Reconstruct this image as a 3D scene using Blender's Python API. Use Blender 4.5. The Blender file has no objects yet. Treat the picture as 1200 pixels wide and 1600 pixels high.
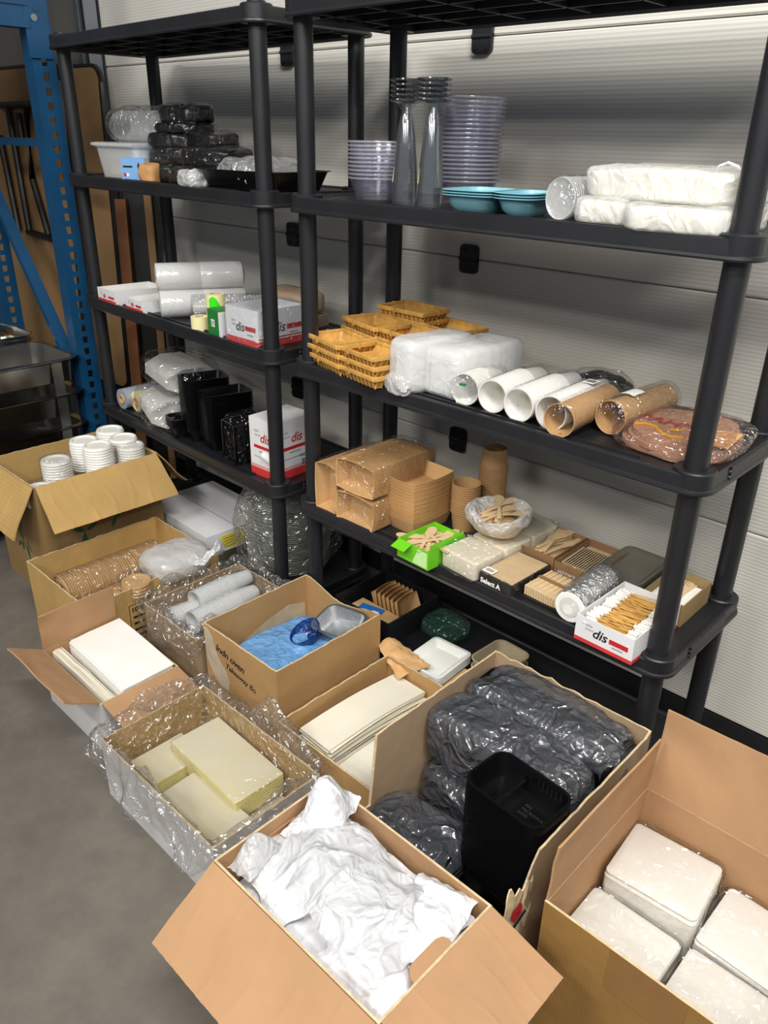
import bpy, math, random
from mathutils import Matrix, Vector, noise

# ------------------------------------------------------------------ camera, light, exposure
SC = bpy.context.scene
COL = SC.collection
R = math.radians
cam_d = bpy.data.cameras.new('camera')
cam_d.sensor_fit = 'VERTICAL'; cam_d.sensor_height = 36.0
cam_d.lens = 1224.0 / 1600 * 36
cam_d.clip_start = 0.02
cam = bpy.data.objects.new('camera', cam_d); COL.objects.link(cam)
YAW, PIT, ROL = -0.755, 0.4469, 0.0192
_f = Vector((math.sin(YAW)*math.cos(PIT), math.cos(YAW)*math.cos(PIT), -math.sin(PIT)))
_r = _f.cross(Vector((0, 0, 1))).normalized(); _u = _r.cross(_f)
_r2 = math.cos(ROL)*_r + math.sin(ROL)*_u; _u2 = -math.sin(ROL)*_r + math.cos(ROL)*_u
cam.matrix_world = Matrix(((_r2.x, _u2.x, -_f.x, 1.7238), (_r2.y, _u2.y, -_f.y, -1.5046),
                           (_r2.z, _u2.z, -_f.z, 1.6188), (0, 0, 0, 1)))
SC.camera = cam

world = bpy.data.worlds.new('world'); SC.world = world
world.use_nodes = True
world.node_tree.nodes['Background'].inputs[0].default_value = (0.80, 0.88, 1.0, 1)
world.node_tree.nodes['Background'].inputs[1].default_value = 0.19


def area(name, loc, target, sx, sy, power, col=(1, 1, 1)):
    l = bpy.data.lights.new(name, 'AREA'); l.shape = 'RECTANGLE'; l.size = sx; l.size_y = sy
    l.energy = power; l.color = col
    o = bpy.data.objects.new(name, l); COL.objects.link(o); o.location = loc
    o.rotation_euler = (Vector(target) - Vector(loc)).to_track_quat('-Z', 'Y').to_euler()
    return o


# ceiling tubes above the aisle, weaker ones added to make the films glint
for lx, ly, lp in ((2.3, -1.5, 78), (0.3, -3.2, 52), (3.0, -4.4, 62), (4.6, -2.2, 40), (0.6, -5.6, 30), (-1.6, -4.4, 16)):
    area('ceiling_and_glint_lamp', (lx, ly, 3.9), (lx*.4+.4, ly*.35, 0.6), 1.5, 0.22, lp, (1.0, 0.97, 0.91))
SC.view_settings.view_transform = 'Standard'
SC.view_settings.look = 'None'
SC.view_settings.gamma = 1
SC.view_settings.use_curve_mapping = False
SC.view_settings.exposure = 0.45
SC.cycles.transparent_max_bounces = 32
SC.cycles.max_bounces = 8
SC.cycles.caustics_reflective = False
SC.cycles.caustics_refractive = False


# ------------------------------------------------------------------ mesh helpers
def T(x=0, y=0, z=0, rz=0, rx=0, ry=0):
    return Matrix.Translation((x, y, z)) @ Matrix.Rotation(rz, 4, 'Z') @ Matrix.Rotation(ry, 4, 'Y') @ Matrix.Rotation(rx, 4, 'X')


def rr(w, d, r, n=5):
    r = max(1e-4, min(r, w/2 - 1e-5, d/2 - 1e-5)); p = []
    for cx, cy, a0 in ((w/2-r, d/2-r, 0), (-w/2+r, d/2-r, 90), (-w/2+r, -d/2+r, 180), (w/2-r, -d/2+r, 270)):
        for i in range(n+1):
            a = R(a0 + 90*i/n); p.append((cx + r*math.cos(a), cy + r*math.sin(a)))
    return p


def circ(r, n=32):
    return [(r*math.cos(2*math.pi*i/n), r*math.sin(2*math.pi*i/n)) for i in range(n)]


class MB:
    def __init__(s): s.v = []; s.f = []; s.m = []

    def add(s, vs, fs, mi=0, M=None):
        b = len(s.v)
        for p in vs: s.v.append(tuple(M @ Vector(p)) if M else tuple(p))
        for f in fs: s.f.append(tuple(i+b for i in f)); s.m.append(mi)
        return s

    def loft(s, rings, cap0=True, cap1=True, mi=0, M=None, closed=True):
        n = len(rings[0]); vs = [p for r in rings for p in r]; fs = []
        for k in range(len(rings)-1):
            for i in range(n if closed else n-1):
                j = (i+1) % n
                fs.append((k*n+i, k*n+j, (k+1)*n+j, (k+1)*n+i))
        if cap0: fs.append(tuple(range(n-1, -1, -1)))
        if cap1: fs.append(tuple((len(rings)-1)*n+i for i in range(n)))
        return s.add(vs, fs, mi, M)

    def box(s, x0, x1, y0, y1, z0, z1, mi=0, M=None):
        return s.add([(x0,y0,z0),(x1,y0,z0),(x1,y1,z0),(x0,y1,z0),(x0,y0,z1),(x1,y0,z1),(x1,y1,z1),(x0,y1,z1)],
                     [(3,2,1,0),(4,5,6,7),(0,1,5,4),(1,2,6,5),(2,3,7,6),(3,0,4,7)], mi, M)

    def prism(s, poly, z0, z1, mi=0, M=None):
        return s.loft([[(x, y, z0) for x, y in poly], [(x, y, z1) for x, y in poly]], mi=mi, M=M)

    def rbox(s, w, d, z0, z1, r, b=.0, mi=0, M=None):     # rounded box, b = top/bottom edge rounding
        if b <= 0: return s.prism(rr(w, d, r), z0, z1, mi, M)
        rg = []
        for k in range(4):
            a = R(90*k/3); q = b*(1-math.sin(a)); rg.append([(x, y, z0+b-b*math.cos(a)) for x, y in rr(w-2*q, d-2*q, max(r-q, .001))])
        for k in range(4):
            a = R(90*k/3); q = b*(1-math.cos(a)); rg.append([(x, y, z1-b+b*math.sin(a)) for x, y in rr(w-2*q, d-2*q, max(r-q, .001))])
        return s.loft(rg, mi=mi, M=M)

    def lathe(s, prof, n=32, mi=0, M=None, cap0=False, cap1=False):
        return s.loft([[(r*math.cos(2*math.pi*i/n), r*math.sin(2*math.pi*i/n), z) for i in range(n)] for r, z in prof], cap0, cap1, mi, M)

    def cyl(s, r, z0, z1, n=24, mi=0, M=None):
        return s.lathe([(r, z0), (r, z1)], n, mi, M, True, True)

    def tube(s, path, r, n=10, mi=0, M=None):
        P = [Vector(p) for p in path]; rings = []
        up = Vector((0, 0, 1))
        for i, p in enumerate(P):
            t = (P[min(i+1, len(P)-1)] - P[max(i-1, 0)]).normalized()
            a = t.cross(up)
            if a.length < .05: a = t.cross(Vector((0, 1, 0)))
            a.normalize(); b = a.cross(t)
            rings.append([tuple(p + a*r*math.cos(2*math.pi*k/n) + b*r*math.sin(2*math.pi*k/n)) for k in range(n)])
        return s.loft(rings, mi=mi, M=M)

    def bar(s, p, q, w, d, mi=0):                          # rectangular bar from p to q
        p = Vector(p); q = Vector(q); t = (q-p); L = t.length
        M = Matrix.Translation(p) @ t.to_track_quat('Z', 'Y').to_matrix().to_4x4()
        return s.box(-w/2, w/2, -d/2, d/2, 0, L, mi, M)

    def slab(s, fn, nu, nv, th, mi=0, mi2=None, M=None):    # closed slab under a height field fn(u,v)->point
        up = [[Vector(fn(i/nu, j/nv)) for j in range(nv+1)] for i in range(nu+1)]
        W = nv+1; N = (nu+1)*W
        vs = [up[i][j] for i in range(nu+1) for j in range(nv+1)]
        lo = []
        for i in range(nu+1):
            for j in range(nv+1):
                a = up[min(i+1, nu)][j] - up[max(i-1, 0)][j]; b = up[i][min(j+1, nv)] - up[i][max(j-1, 0)]
                n = a.cross(b)
                n = n.normalized() if n.length > 1e-12 else Vector((0, 0, 1))
                lo.append(up[i][j] - n*th)
        fs = []; f2 = []
        for i in range(nu):
            for j in range(nv):
                q = (i*W+j, (i+1)*W+j, (i+1)*W+j+1, i*W+j+1)
                fs.append(q); f2.append(tuple(N+k for k in reversed(q)))
        ed = [i*W for i in range(nu+1)] + [nu*W+j for j in range(1, W)] + [i*W+nv for i in range(nu-1, -1, -1)] + [j for j in range(nv-1, 0, -1)]
        side = [(ed[(k+1) % len(ed)], ed[k], N+ed[k], N+ed[(k+1) % len(ed)]) for k in range(len(ed))]
        b = len(s.v)
        for p in vs + lo: s.v.append(tuple(M @ p) if M else tuple(p))
        for grp, m in ((fs, mi), (f2 + side, mi if mi2 is None else mi2)):
            for f in grp: s.f.append(tuple(k+b for k in f)); s.m.append(m)
        return s

    def grid(s, fn, nu, nv, mi=0, M=None):                  # open film sheet
        vs = [fn(i/nu, j/nv) for i in range(nu+1) for j in range(nv+1)]; W = nv+1
        return s.add(vs, [(i*W+j, (i+1)*W+j, (i+1)*W+j+1, i*W+j+1) for i in range(nu) for j in range(nv)], mi, M)

    def blob(s, sx, sy, sz, e=.35, amp=.01, sc=12, seed=0, nu=56, nv=32, M=None, mi=0, flat=True):
        def sg(c, k): return math.copysign(abs(c)**k, c)
        rows = []
        for j in range(nv+1):
            ph = -math.pi/2 + math.pi*j/nv; row = []
            for i in range(nu):
                th = 2*math.pi*i/nu
                x = sg(math.cos(ph), e)*sg(math.cos(th), e)*sx/2
                y = sg(math.cos(ph), e)*sg(math.sin(th), e)*sy/2
                z = sg(math.sin(ph), e)*sz/2
                d = fold((x, y, z), sc, seed)*amp
                n = Vector((x/sx, y/sy, z/sz)); n = n.normalized() if n.length > 0 else Vector((0, 0, 1))
                q = Vector((x, y, z)) + n*d
                q.z += sz/2
                if flat and q.z < 0.0005: q.z = 0.0005
                row.append(tuple(q))
            rows.append(row)
        return s.loft(rows, True, True, mi, M)

    def build(s, name, mats, parent=None, smooth=35):
        me = bpy.data.meshes.new(name); me.from_pydata(s.v, [], s.f)
        for m in (mats if isinstance(mats, (list, tuple)) else [mats]): me.materials.append(m)
        me.polygons.foreach_set('material_index', s.m)
        if smooth:
            me.polygons.foreach_set('use_smooth', [True]*len(s.f))
            me.update(); me.set_sharp_from_angle(angle=R(smooth))
        me.update()
        o = bpy.data.objects.new(name, me); COL.objects.link(o)
        if parent: o.parent = parent
        return o


def fold(p, sc, seed=0):
    v = 0; a = 1.0; f = sc*.55; q = Vector(p)
    for k in range(2):                       # sharp creases between flat facets
        w = q*f + Vector((seed*7.1, seed*3.3+k*5, seed*1.7))
        w = w + noise.noise_vector(w*1.3)*.35
        d = noise.voronoi(w)[0]; v += a*(1-2.6*(d[1]-d[0])); a *= .5; f *= 2.2
    return v/1.5


def tray_rings(w, d, h, tp, r, lip=.006, t=.0015, dep=None):
    z1 = h
    return [[(x, y, z) for x, y in rr(a, b, max(q, .002))] for a, b, q, z in (
        (w-2*tp, d-2*tp, r*.7, 0), (w, d, r, z1-t), (w+2*lip, d+2*lip, r+lip, z1-t), (w+2*lip, d+2*lip, r+lip, z1),
        (w-2*t, d-2*t, r-t, z1), (w-2*tp-2*t, d-2*tp-2*t, r*.7, t))]


def cup_prof(rt, rb, h, t=.0009, rim=.0022):
    return [(rb, 0), (rt, h-rim*2), (rt+rim, h-rim*2), (rt+rim*1.3, h-rim), (rt+rim, h), (rt-t, h), (rb-t, .004)]


# ------------------------------------------------------------------ tagging
def tag(o, label=None, cat=None, group=None, kind=None):
    for k, v in (('label', label), ('category', cat), ('group', group), ('kind', kind)):
        if v: o[k] = v
    return o


def thing(name, label, cat, loc=(0, 0, 0), rz=0, group=None, rx=0, ry=0):
    o = bpy.data.objects.new(name, None); COL.objects.link(o); o.empty_display_size = .05
    o.location = loc; o.rotation_euler = (rx, ry, rz)
    return tag(o, label, cat, group)


def solo(name, mb, mats, label, cat, loc=(0, 0, 0), rz=0, group=None, rx=0, ry=0, smooth=35):
    o = mb.build(name, mats, None, smooth); o.location = loc; o.rotation_euler = (rx, ry, rz)
    return tag(o, label, cat, group)


def dup(o, loc, rz=0, label=None, group=None, rx=0, ry=0):
    def cp(a, par):
        c = a.copy(); COL.objects.link(c)
        if par: c.parent = par
        for ch in a.children: cp(ch, c)
        return c
    c = cp(o, None); c.location = loc; c.rotation_euler = (rx, ry, rz)
    if label: c['label'] = label
    if group: c['group'] = group
    return c


def pcopy(o, loc, rot=(0, 0, 0), parent=None):              # a repeat of a part on the same thing
    c = o.copy(); COL.objects.link(c); c.parent = parent or o.parent; c.location = loc; c.rotation_euler = rot
    return c


def struct(name, mb, mats, parent=None, smooth=35):
    o = mb.build(name, mats, parent, smooth)
    if not parent: o['kind'] = 'structure'
    return o


def text(parent, s, size, org, xd, yd, m, shear=0, name='printed_text', bold=0, spacing=1.0):
    cu = bpy.data.curves.new(name, 'FONT'); cu.body = s; cu.size = size; cu.shear = shear; cu.offset = bold
    cu.resolution_u = 3; cu.space_character = spacing
    tmp = bpy.data.objects.new(name, cu); COL.objects.link(tmp)
    dg = bpy.context.evaluated_depsgraph_get(); dg.update()
    me = bpy.data.meshes.new_from_object(tmp.evaluated_get(dg))
    bpy.data.objects.remove(tmp)
    me.materials.clear(); me.materials.append(m)
    o = bpy.data.objects.new(name, me); COL.objects.link(o); o.parent = parent
    x = Vector(xd).normalized(); y = Vector(yd).normalized(); z = x.cross(y)
    o.matrix_local = Matrix(((x.x, y.x, z.x, org[0]), (x.y, y.y, z.y, org[1]), (x.z, y.z, z.z, org[2]), (0, 0, 0, 1)))
    return o


def decal(parent, name, pts, org, xd, yd, m, th=.0004):     # thin printed or stuck-on patch
    x = Vector(xd).normalized(); y = Vector(yd).normalized(); z = x.cross(y)
    M = Matrix(((x.x, y.x, z.x, org[0]), (x.y, y.y, z.y, org[1]), (x.z, y.z, z.z, org[2]), (0, 0, 0, 1)))
    b = MB(); b.prism(pts, 0, th, M=M); return b.build(name, m, parent, 0)


def rect(x0, y0, w, h): return [(x0, y0), (x0+w, y0), (x0+w, y0+h), (x0, y0+h)]


# ------------------------------------------------------------------ materials
def lin(h):
    c = [int(h[i:i+2], 16)/255 for i in (0, 2, 4)]
    return tuple((v/12.92 if v <= .04045 else ((v+.055)/1.055)**2.4) for v in c) + (1,)


def nodes(name):
    m = bpy.data.materials.new(name); m.use_nodes = True
    return m, m.node_tree.nodes, m.node_tree.links, m.node_tree.nodes['Principled BSDF']


def crease(N, L, src, sc, strength, dist=.01):
    nz = N.new('ShaderNodeTexNoise'); nz.inputs['Scale'].default_value = sc*.35; nz.inputs['Detail'].default_value = 2
    L.new(src, nz.inputs['Vector'])
    ad = N.new('ShaderNodeVectorMath'); ad.operation = 'MULTIPLY_ADD'
    L.new(nz.outputs['Color'], ad.inputs[0]); ad.inputs[1].default_value = (1.6/sc*2,)*3; L.new(src, ad.inputs[2])
    prev = None
    for k, (m_, a_) in enumerate(((.5, 1.0), (1.25, .45))):
        vo = N.new('ShaderNodeTexVoronoi'); vo.feature = 'DISTANCE_TO_EDGE'; vo.inputs['Scale'].default_value = sc*m_
        L.new(ad.outputs[0], vo.inputs['Vector'])
        mu = N.new('ShaderNodeMath'); mu.operation = 'MULTIPLY_ADD'; mu.inputs[1].default_value = -a_
        L.new(vo.outputs['Distance'], mu.inputs[0]); mu.inputs[2].default_value = 1
        if prev: L.new(prev.outputs[0], mu.inputs[2])
        prev = mu
    bp = N.new('ShaderNodeBump'); bp.inputs['Strength'].default_value = strength; bp.inputs['Distance'].default_value = 1.0/sc
    L.new(prev.outputs[0], bp.inputs['Height'])
    return bp


def mat(name, hexc, rough=.6, metal=0, var=.12, vs=8, bump=0, bs=60, spec=.5, hex2=None, stretch=None, wrinkle=0):
    m, N, L, P = nodes(name)
    P.inputs['Roughness'].default_value = rough; P.inputs['Metallic'].default_value = metal
    P.inputs['Specular IOR Level'].default_value = spec
    tc = N.new('ShaderNodeTexCoord'); src = tc.outputs['Object']
    if stretch:
        mp = N.new('ShaderNodeMapping'); mp.inputs['Scale'].default_value = stretch; L.new(src, mp.inputs[0]); src = mp.outputs[0]
    nz = N.new('ShaderNodeTexNoise'); nz.inputs['Scale'].default_value = vs; nz.inputs['Detail'].default_value = 5
    L.new(src, nz.inputs['Vector'])
    cr = N.new('ShaderNodeValToRGB'); c = lin(hexc); c2 = lin(hex2) if hex2 else c
    cr.color_ramp.elements[0].position = .3; cr.color_ramp.elements[1].position = .7
    cr.color_ramp.elements[0].color = tuple(v*(1-var) for v in c[:3]) + (1,)
    cr.color_ramp.elements[1].color = tuple(min(1, v*(1+var)) for v in c2[:3]) + (1,)
    L.new(nz.outputs['Fac'], cr.inputs[0]); L.new(cr.outputs[0], P.inputs['Base Color'])
    if bump:
        n2 = N.new('ShaderNodeTexNoise'); n2.inputs['Scale'].default_value = bs; n2.inputs['Detail'].default_value = 3
        L.new(src, n2.inputs['Vector'])
        bp = N.new('ShaderNodeBump'); bp.inputs['Strength'].default_value = bump; bp.inputs['Distance'].default_value = .004
        L.new(n2.outputs['Fac'], bp.inputs['Height']); L.new(bp.outputs[0], P.inputs['Normal'])
    if wrinkle: L.new(crease(N, L, src, bs, wrinkle).outputs[0], P.inputs['Normal'])
    return m


def board(name, hexc, axis='X', corr=.25, var=.10, sc=140, rough=.75):     # corrugated cardboard
    m = mat(name, hexc, rough, var=var, vs=5, spec=.25)
    N, L, P = m.node_tree.nodes, m.node_tree.links, m.node_tree.nodes['Principled BSDF']
    tc = N.new('ShaderNodeTexCoord'); wv = N.new('ShaderNodeTexWave'); wv.bands_direction = axis
    wv.inputs['Scale'].default_value = sc/6.283*2; wv.inputs['Distortion'].default_value = 0; wv.inputs['Detail'].default_value = 0
    L.new(tc.outputs['Object'], wv.inputs['Vector'])
    bp = N.new('ShaderNodeBump'); bp.inputs['Strength'].default_value = corr; bp.inputs['Distance'].default_value = .002
    L.new(wv.outputs['Fac'], bp.inputs['Height'])
    nz = N.new('ShaderNodeTexNoise'); nz.inputs['Scale'].default_value = 14; nz.inputs['Detail'].default_value = 6
    L.new(tc.outputs['Object'], nz.inputs['Vector'])
    b2 = N.new('ShaderNodeBump'); b2.inputs['Strength'].default_value = .25; b2.inputs['Distance'].default_value = .01
    L.new(nz.outputs['Fac'], b2.inputs['Height']); L.new(bp.outputs[0], b2.inputs['Normal']); L.new(b2.outputs[0], P.inputs['Normal'])
    return m


def film(name, tint='f4f6f8', gloss=.10, k=.5, milk=.04, bump=.5, bs=40, rough=.12, milkcol='ffffff'):
    m, N, L, P = nodes(name); N.remove(P)
    out = N['Material Output']
    tr = N.new('ShaderNodeBsdfTransparent'); tr.inputs[0].default_value = lin(tint)
    gl = N.new('ShaderNodeBsdfGlossy'); gl.inputs['Roughness'].default_value = rough
    df = N.new('ShaderNodeBsdfDiffuse'); df.inputs[0].default_value = lin(milkcol)
    tl = N.new('ShaderNodeBsdfTranslucent'); tl.inputs[0].default_value = lin(milkcol)
    tc = N.new('ShaderNodeTexCoord')
    bp = crease(N, L, tc.outputs['Object'], bs, bump)
    for s in (gl, df): L.new(bp.outputs[0], s.inputs['Normal'])
    lw = N.new('ShaderNodeLayerWeight'); lw.inputs['Blend'].default_value = .5
    pw = N.new('ShaderNodeMath'); pw.operation = 'POWER'; pw.inputs[1].default_value = 4; L.new(lw.outputs['Facing'], pw.inputs[0])
    mu = N.new('ShaderNodeMath'); mu.operation = 'MULTIPLY_ADD'; mu.use_clamp = True
    mu.inputs[1].default_value = k*.6; mu.inputs[2].default_value = gloss
    L.new(pw.outputs[0], mu.inputs[0])
    ms = N.new('ShaderNodeMixShader'); ms.inputs[0].default_value = .35; L.new(df.outputs[0], ms.inputs[1]); L.new(tl.outputs[0], ms.inputs[2])
    m1 = N.new('ShaderNodeMixShader'); m1.inputs[0].default_value = milk; L.new(tr.outputs[0], m1.inputs[1]); L.new(ms.outputs[0], m1.inputs[2])
    m2 = N.new('ShaderNodeMixShader'); L.new(mu.outputs[0], m2.inputs[0]); L.new(m1.outputs[0], m2.inputs[1]); L.new(gl.outputs[0], m2.inputs[2])
    L.new(m2.outputs[0], out.inputs['Surface'])
    return m


BLK = mat('black_plastic', '1c1d21', .42, bump=.06, bs=260, var=.2)
BLK2 = mat('black_tray_plastic', '0a0a0c', .28, bump=.1, bs=90)
KRAFT = mat('kraft_paper', 'd2a873', .7, var=.06, vs=20, spec=.3)
KRAFTC = mat('kraft_cup_paper', 'bd9566', .6, var=.06, vs=20, spec=.35)
PAPER = mat('white_paper', 'f0eee8', .7, var=.03, spec=.3)
IVORY = mat('ivory_paper', 'e9e4d2', .7, var=.03, spec=.3)
WCUP = mat('white_cup_board', 'f2f0ea', .5, var=.02)
BAGW = mat('white_bag_plastic', 'e7e8ec', .38, var=.03, wrinkle=.35, bs=26)
TISSUE = mat('napkin_tissue', 'efece4', .9, var=.03, bump=.3, bs=60, spec=.1)
WOOD = mat('birch_wood', 'd9bc92', .7, var=.12, vs=30, spec=.2, stretch=(1, 6, 1))
BAMB = mat('bamboo', 'c99a50', .45, var=.22, vs=30, bump=.4, bs=90)
STEEL = mat('stainless_steel', 'b9b7b2', .22, metal=1, var=.08, bump=.05)
FOIL = mat('aluminium_foil', 'e2e4e6', .45, metal=1, var=.05, wrinkle=.8, bs=110)
FOILP = mat('aluminium_tray', 'd6d8da', .42, metal=1, var=.05, bump=.15, bs=160)
BLUE = mat('blue_rack_paint', '0b466e', .4, var=.12)
DARKBL = mat('black_steel_tube', '131211', .4, var=.2)
TAN = mat('tan_table_board', '96754f', .65, var=.12, vs=3)
INKB = mat('black_ink', '141414', .7, var=0)
INKR = mat('red_ink', 'c2202c', .55, var=.03)
INKY = mat('yellow_ink', 'e8b423', .55, var=.03)
INKGR = mat('grey_ink', '8a8a8c', .6, var=0)
LEAF = mat('green_leaf_ink', '2c5a3a', .6, var=.25, vs=60)
CARDW = mat('white_carton_board', 'e4e4e6', .55, var=.04)
LBLUE = mat('light_blue_board', '79a9dc', .5, var=.03)
GREEN = mat('lime_green_board', '6ecb1c', .45, var=.04)
DGREEN = mat('dark_green_board', '1f7a35', .45, var=.05)
NEON = mat('neon_green_label', '35e010', .5, var=0)
ORANGE = mat('orange_label', 'f0602a', .5, var=0)
LAB = mat('pale_yellow_label', 'ece2ac', .6, var=.03)
TEAL = mat('teal_plastic', '82bac8', .35, var=.04)
FOAM = mat('white_foam', 'eeeeea', .8, var=.02, bump=.2, bs=200)
BEIGE = mat('beige_plastic', 'b3a688', .45, var=.06)
RICE = mat('white_grains', 'ece8d8', .9, var=.1, vs=200, bump=1, bs=300)
CARD9 = board('brown_cardboard', 'b08a66', 'X', .10)
CARDY = board('yellow_brown_cardboard', 'bf9c62', 'Y', .22)
CARDO = board('tan_cardboard', 'b48f60', 'X', .22)
CARDG = board('greyish_cardboard', 'a89074', 'X', .25)
CARDWH = board('white_cardboard', 'c9c8c8', 'X', .12)
TORN = mat('torn_board_layer', 'bfb096', .85, var=.12, vs=30)
RAW = mat('torn_paper_edge', 'cdb793', .9, var=.2, vs=60)
BLUEBAG = mat('blue_bag_plastic', '6fa2d6', .35, var=.2, vs=12, wrinkle=.5, bs=30)
FILM = film('clear_film', tint='fbfbfc', gloss=.045, k=.8, milk=.015, bump=.6, bs=34, rough=.10)
FILMG = film('glossy_crinkled_film', tint='fcfcfc', gloss=.12, k=.9, milk=.012, bump=1.0, bs=50, rough=.13)
DARKF = film('film_over_black', tint='fcfcfc', gloss=.05, k=.6, milk=.004, bump=1.0, bs=50, rough=.10)
LINER = film('crinkled_liner_film', tint='fdfcfa', gloss=.17, k=.9, milk=.07, bump=1.0, bs=36, rough=.2)
SMOKE = film('grey_bag_film', tint='d4d6dc', gloss=.13, k=.8, milk=.22, bump=.75, bs=24, rough=.17, milkcol='a9aeb8')
CLEAR = film('clear_plastic', tint='fdfdfe', gloss=.03, k=.9, milk=.055, bump=.03, bs=30, rough=.08, milkcol='dcdaf0')
CLEARW = film('frosted_plastic', tint='fafbfb', gloss=.05, k=.8, milk=.5, bump=.05, bs=30, rough=.2)
FROST = film('milky_bowl_plastic', tint='f4f7f4', gloss=.05, k=.8, milk=.8, bump=.05, bs=30, rough=.2, milkcol='e6ebe4')
YFILM = film('yellowish_clear_film', tint='fefcf0', gloss=.09, k=.8, milk=.5, bump=.25, bs=12, rough=.12, milkcol='fdf8de')
MILK = film('translucent_white_bag', tint='f6f8fb', gloss=.06, k=.7, milk=.55, bump=.55, bs=30, rough=.22)
MILKS = film('soft_white_bag', tint='f6f8fb', gloss=.06, k=.7, milk=.6, bump=.22, bs=22, rough=.25)
MILKH = film('thin_white_bag', tint='f2f6fc', gloss=.07, k=.7, milk=.58, bump=.55, bs=30, rough=.22)
PINKF = film('pinkish_film', tint='f4e8e4', gloss=.12, k=.8, milk=.05, bump=1.0, bs=44, rough=.12, milkcol='e8d0cc')
GREENF = film('green_bag_film', tint='cfe6d8', gloss=.07, k=.7, milk=.16, bump=.7, bs=30, rough=.18, milkcol='6fa894')

FILMG2 = film('napkin_film', tint='fdfdfd', gloss=.11, k=.8, milk=.0, bump=.9, bs=24, rough=.10)
# shelf end panel: small dimples
def end_mat():
    m, N, L, P = nodes('black_dimpled_plastic')
    P.inputs['Base Color'].default_value = lin('16171a'); P.inputs['Roughness'].default_value = .4
    tc = N.new('ShaderNodeTexCoord'); mp = N.new('ShaderNodeMapping'); mp.inputs['Scale'].default_value = (80, 80, 80)
    L.new(tc.outputs['Object'], mp.inputs[0])
    vo = N.new('ShaderNodeTexVoronoi'); vo.inputs['Scale'].default_value = 1; vo.inputs['Randomness'].default_value = 0
    L.new(mp.outputs[0], vo.inputs['Vector'])
    bp = N.new('ShaderNodeBump'); bp.inputs['Strength'].default_value = 1; bp.inputs['Distance'].default_value = .01; bp.invert = True
    L.new(vo.outputs['Distance'], bp.inputs['Height']); L.new(bp.outputs[0], P.inputs['Normal'])
    return m
DIMP = end_mat()


# ------------------------------------------------------------------ setting
def floor_mat():
    m = mat('concrete_floor', '6d675f', .6, var=.14, vs=2.5, bump=.15, bs=50, spec=.35)
    N, L, P = m.node_tree.nodes, m.node_tree.links, m.node_tree.nodes['Principled BSDF']
    src = P.inputs['Base Color'].links[0].from_socket
    tc = N.new('ShaderNodeTexCoord'); nz = N.new('ShaderNodeTexNoise'); nz.inputs['Scale'].default_value = 9; nz.inputs['Detail'].default_value = 8
    nz.inputs['Roughness'].default_value = .7
    L.new(tc.outputs['Object'], nz.inputs['Vector'])
    cr = N.new('ShaderNodeValToRGB'); cr.color_ramp.elements[0].position = .35; cr.color_ramp.elements[1].position = .75
    cr.color_ramp.elements[0].color = (.82, .82, .82, 1); cr.color_ramp.elements[1].color = (1.12, 1.12, 1.12, 1)
    mx = N.new('ShaderNodeMixRGB'); mx.blend_type = 'MULTIPLY'; mx.inputs[0].default_value = 1
    L.new(nz.outputs['Fac'], cr.inputs[0]); L.new(src, mx.inputs[1]); L.new(cr.outputs[0], mx.inputs[2]); L.new(mx.outputs[0], P.inputs['Base Color'])
    return m


b = MB(); b.box(-4.5, 5, -5.5, .9, -.1, 0); struct('floor', b, floor_mat(), smooth=0)
DARKW = mat('dark_grey_wall', '55534f', .8, var=.1, vs=3)
b = MB(); b.box(-4.5, -2.02, .56, .7, 0, 4); struct('wall_back', b, DARKW, smooth=0)
b = MB(); b.box(-3.5, -3.4, -5.5, .56, 0, 4); struct('wall_left', b, DARKW, smooth=0)


def door_mat():
    m = mat('ribbed_white_door', 'd6d3cb', .45, var=.02, vs=2)
    N, L, P = m.node_tree.nodes, m.node_tree.links, m.node_tree.nodes['Principled BSDF']
    tc = N.new('ShaderNodeTexCoord'); wv = N.new('ShaderNodeTexWave'); wv.bands_direction = 'Z'
    wv.inputs['Scale'].default_value = 2*math.pi/.0105/20; wv.inputs['Distortion'].default_value = 0
    wv.wave_profile = 'SIN'
    L.new(tc.outputs['Object'], wv.inputs['Vector'])
    bp = N.new('ShaderNodeBump'); bp.inputs['Strength'].default_value = .3; bp.inputs['Distance'].default_value = .0015
    L.new(wv.outputs['Fac'], bp.inputs['Height']); L.new(bp.outputs[0], P.inputs['Normal'])
    return m


DOORM = door_mat()
door = bpy.data.objects.new('door_1', None); COL.objects.link(door); door['kind'] = 'structure'
door.location = (0, .54, 0)
pb = [.076, .676, 1.277, 1.877, 2.477, 3.077]
for i in range(5):
    b = MB(); z0, z1 = pb[i]+.0015, pb[i+1]-.0015
    prof = [(.04, z0), (.004, z0), (0, z0+.004), (0, z1-.004), (.004, z1), (.04, z1)]
    b.loft([[(-1.96, y, z) for y, z in prof], [(2.9, y, z) for y, z in prof]])
    b.build('door_panel', DOORM, door, 30)
b = MB(); b.box(-1.96, 2.9, -.006, .04, .001, .074); b.build('bottom_seal', mat('black_rubber', '15161a', .6), door, 0)
hg = None
for z in (1.877, 1.277, .676):
    for x in (.152, -.695):
        if hg is None:
            b = MB(); b.prism(rr(.068, .086, .014), 0, .012, M=Matrix.Rotation(R(90), 4, 'X'))
            b.cyl(.007, -.034, .034, 12, M=Matrix.Translation((0, -.010, 0)) @ Matrix.Rotation(R(90), 4, 'Y'))
            for sx in (-.018, .018):
                for sz in (-.028, .028): b.cyl(.006, .012, .015, 10, M=Matrix.Translation((sx, 0, sz)) @ Matrix.Rotation(R(90), 4, 'X'))
            hg = b.build('hinge', BLK, door); hg.location = (x, -.001, z)
        else: pcopy(hg, (x, -.001, z))
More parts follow.
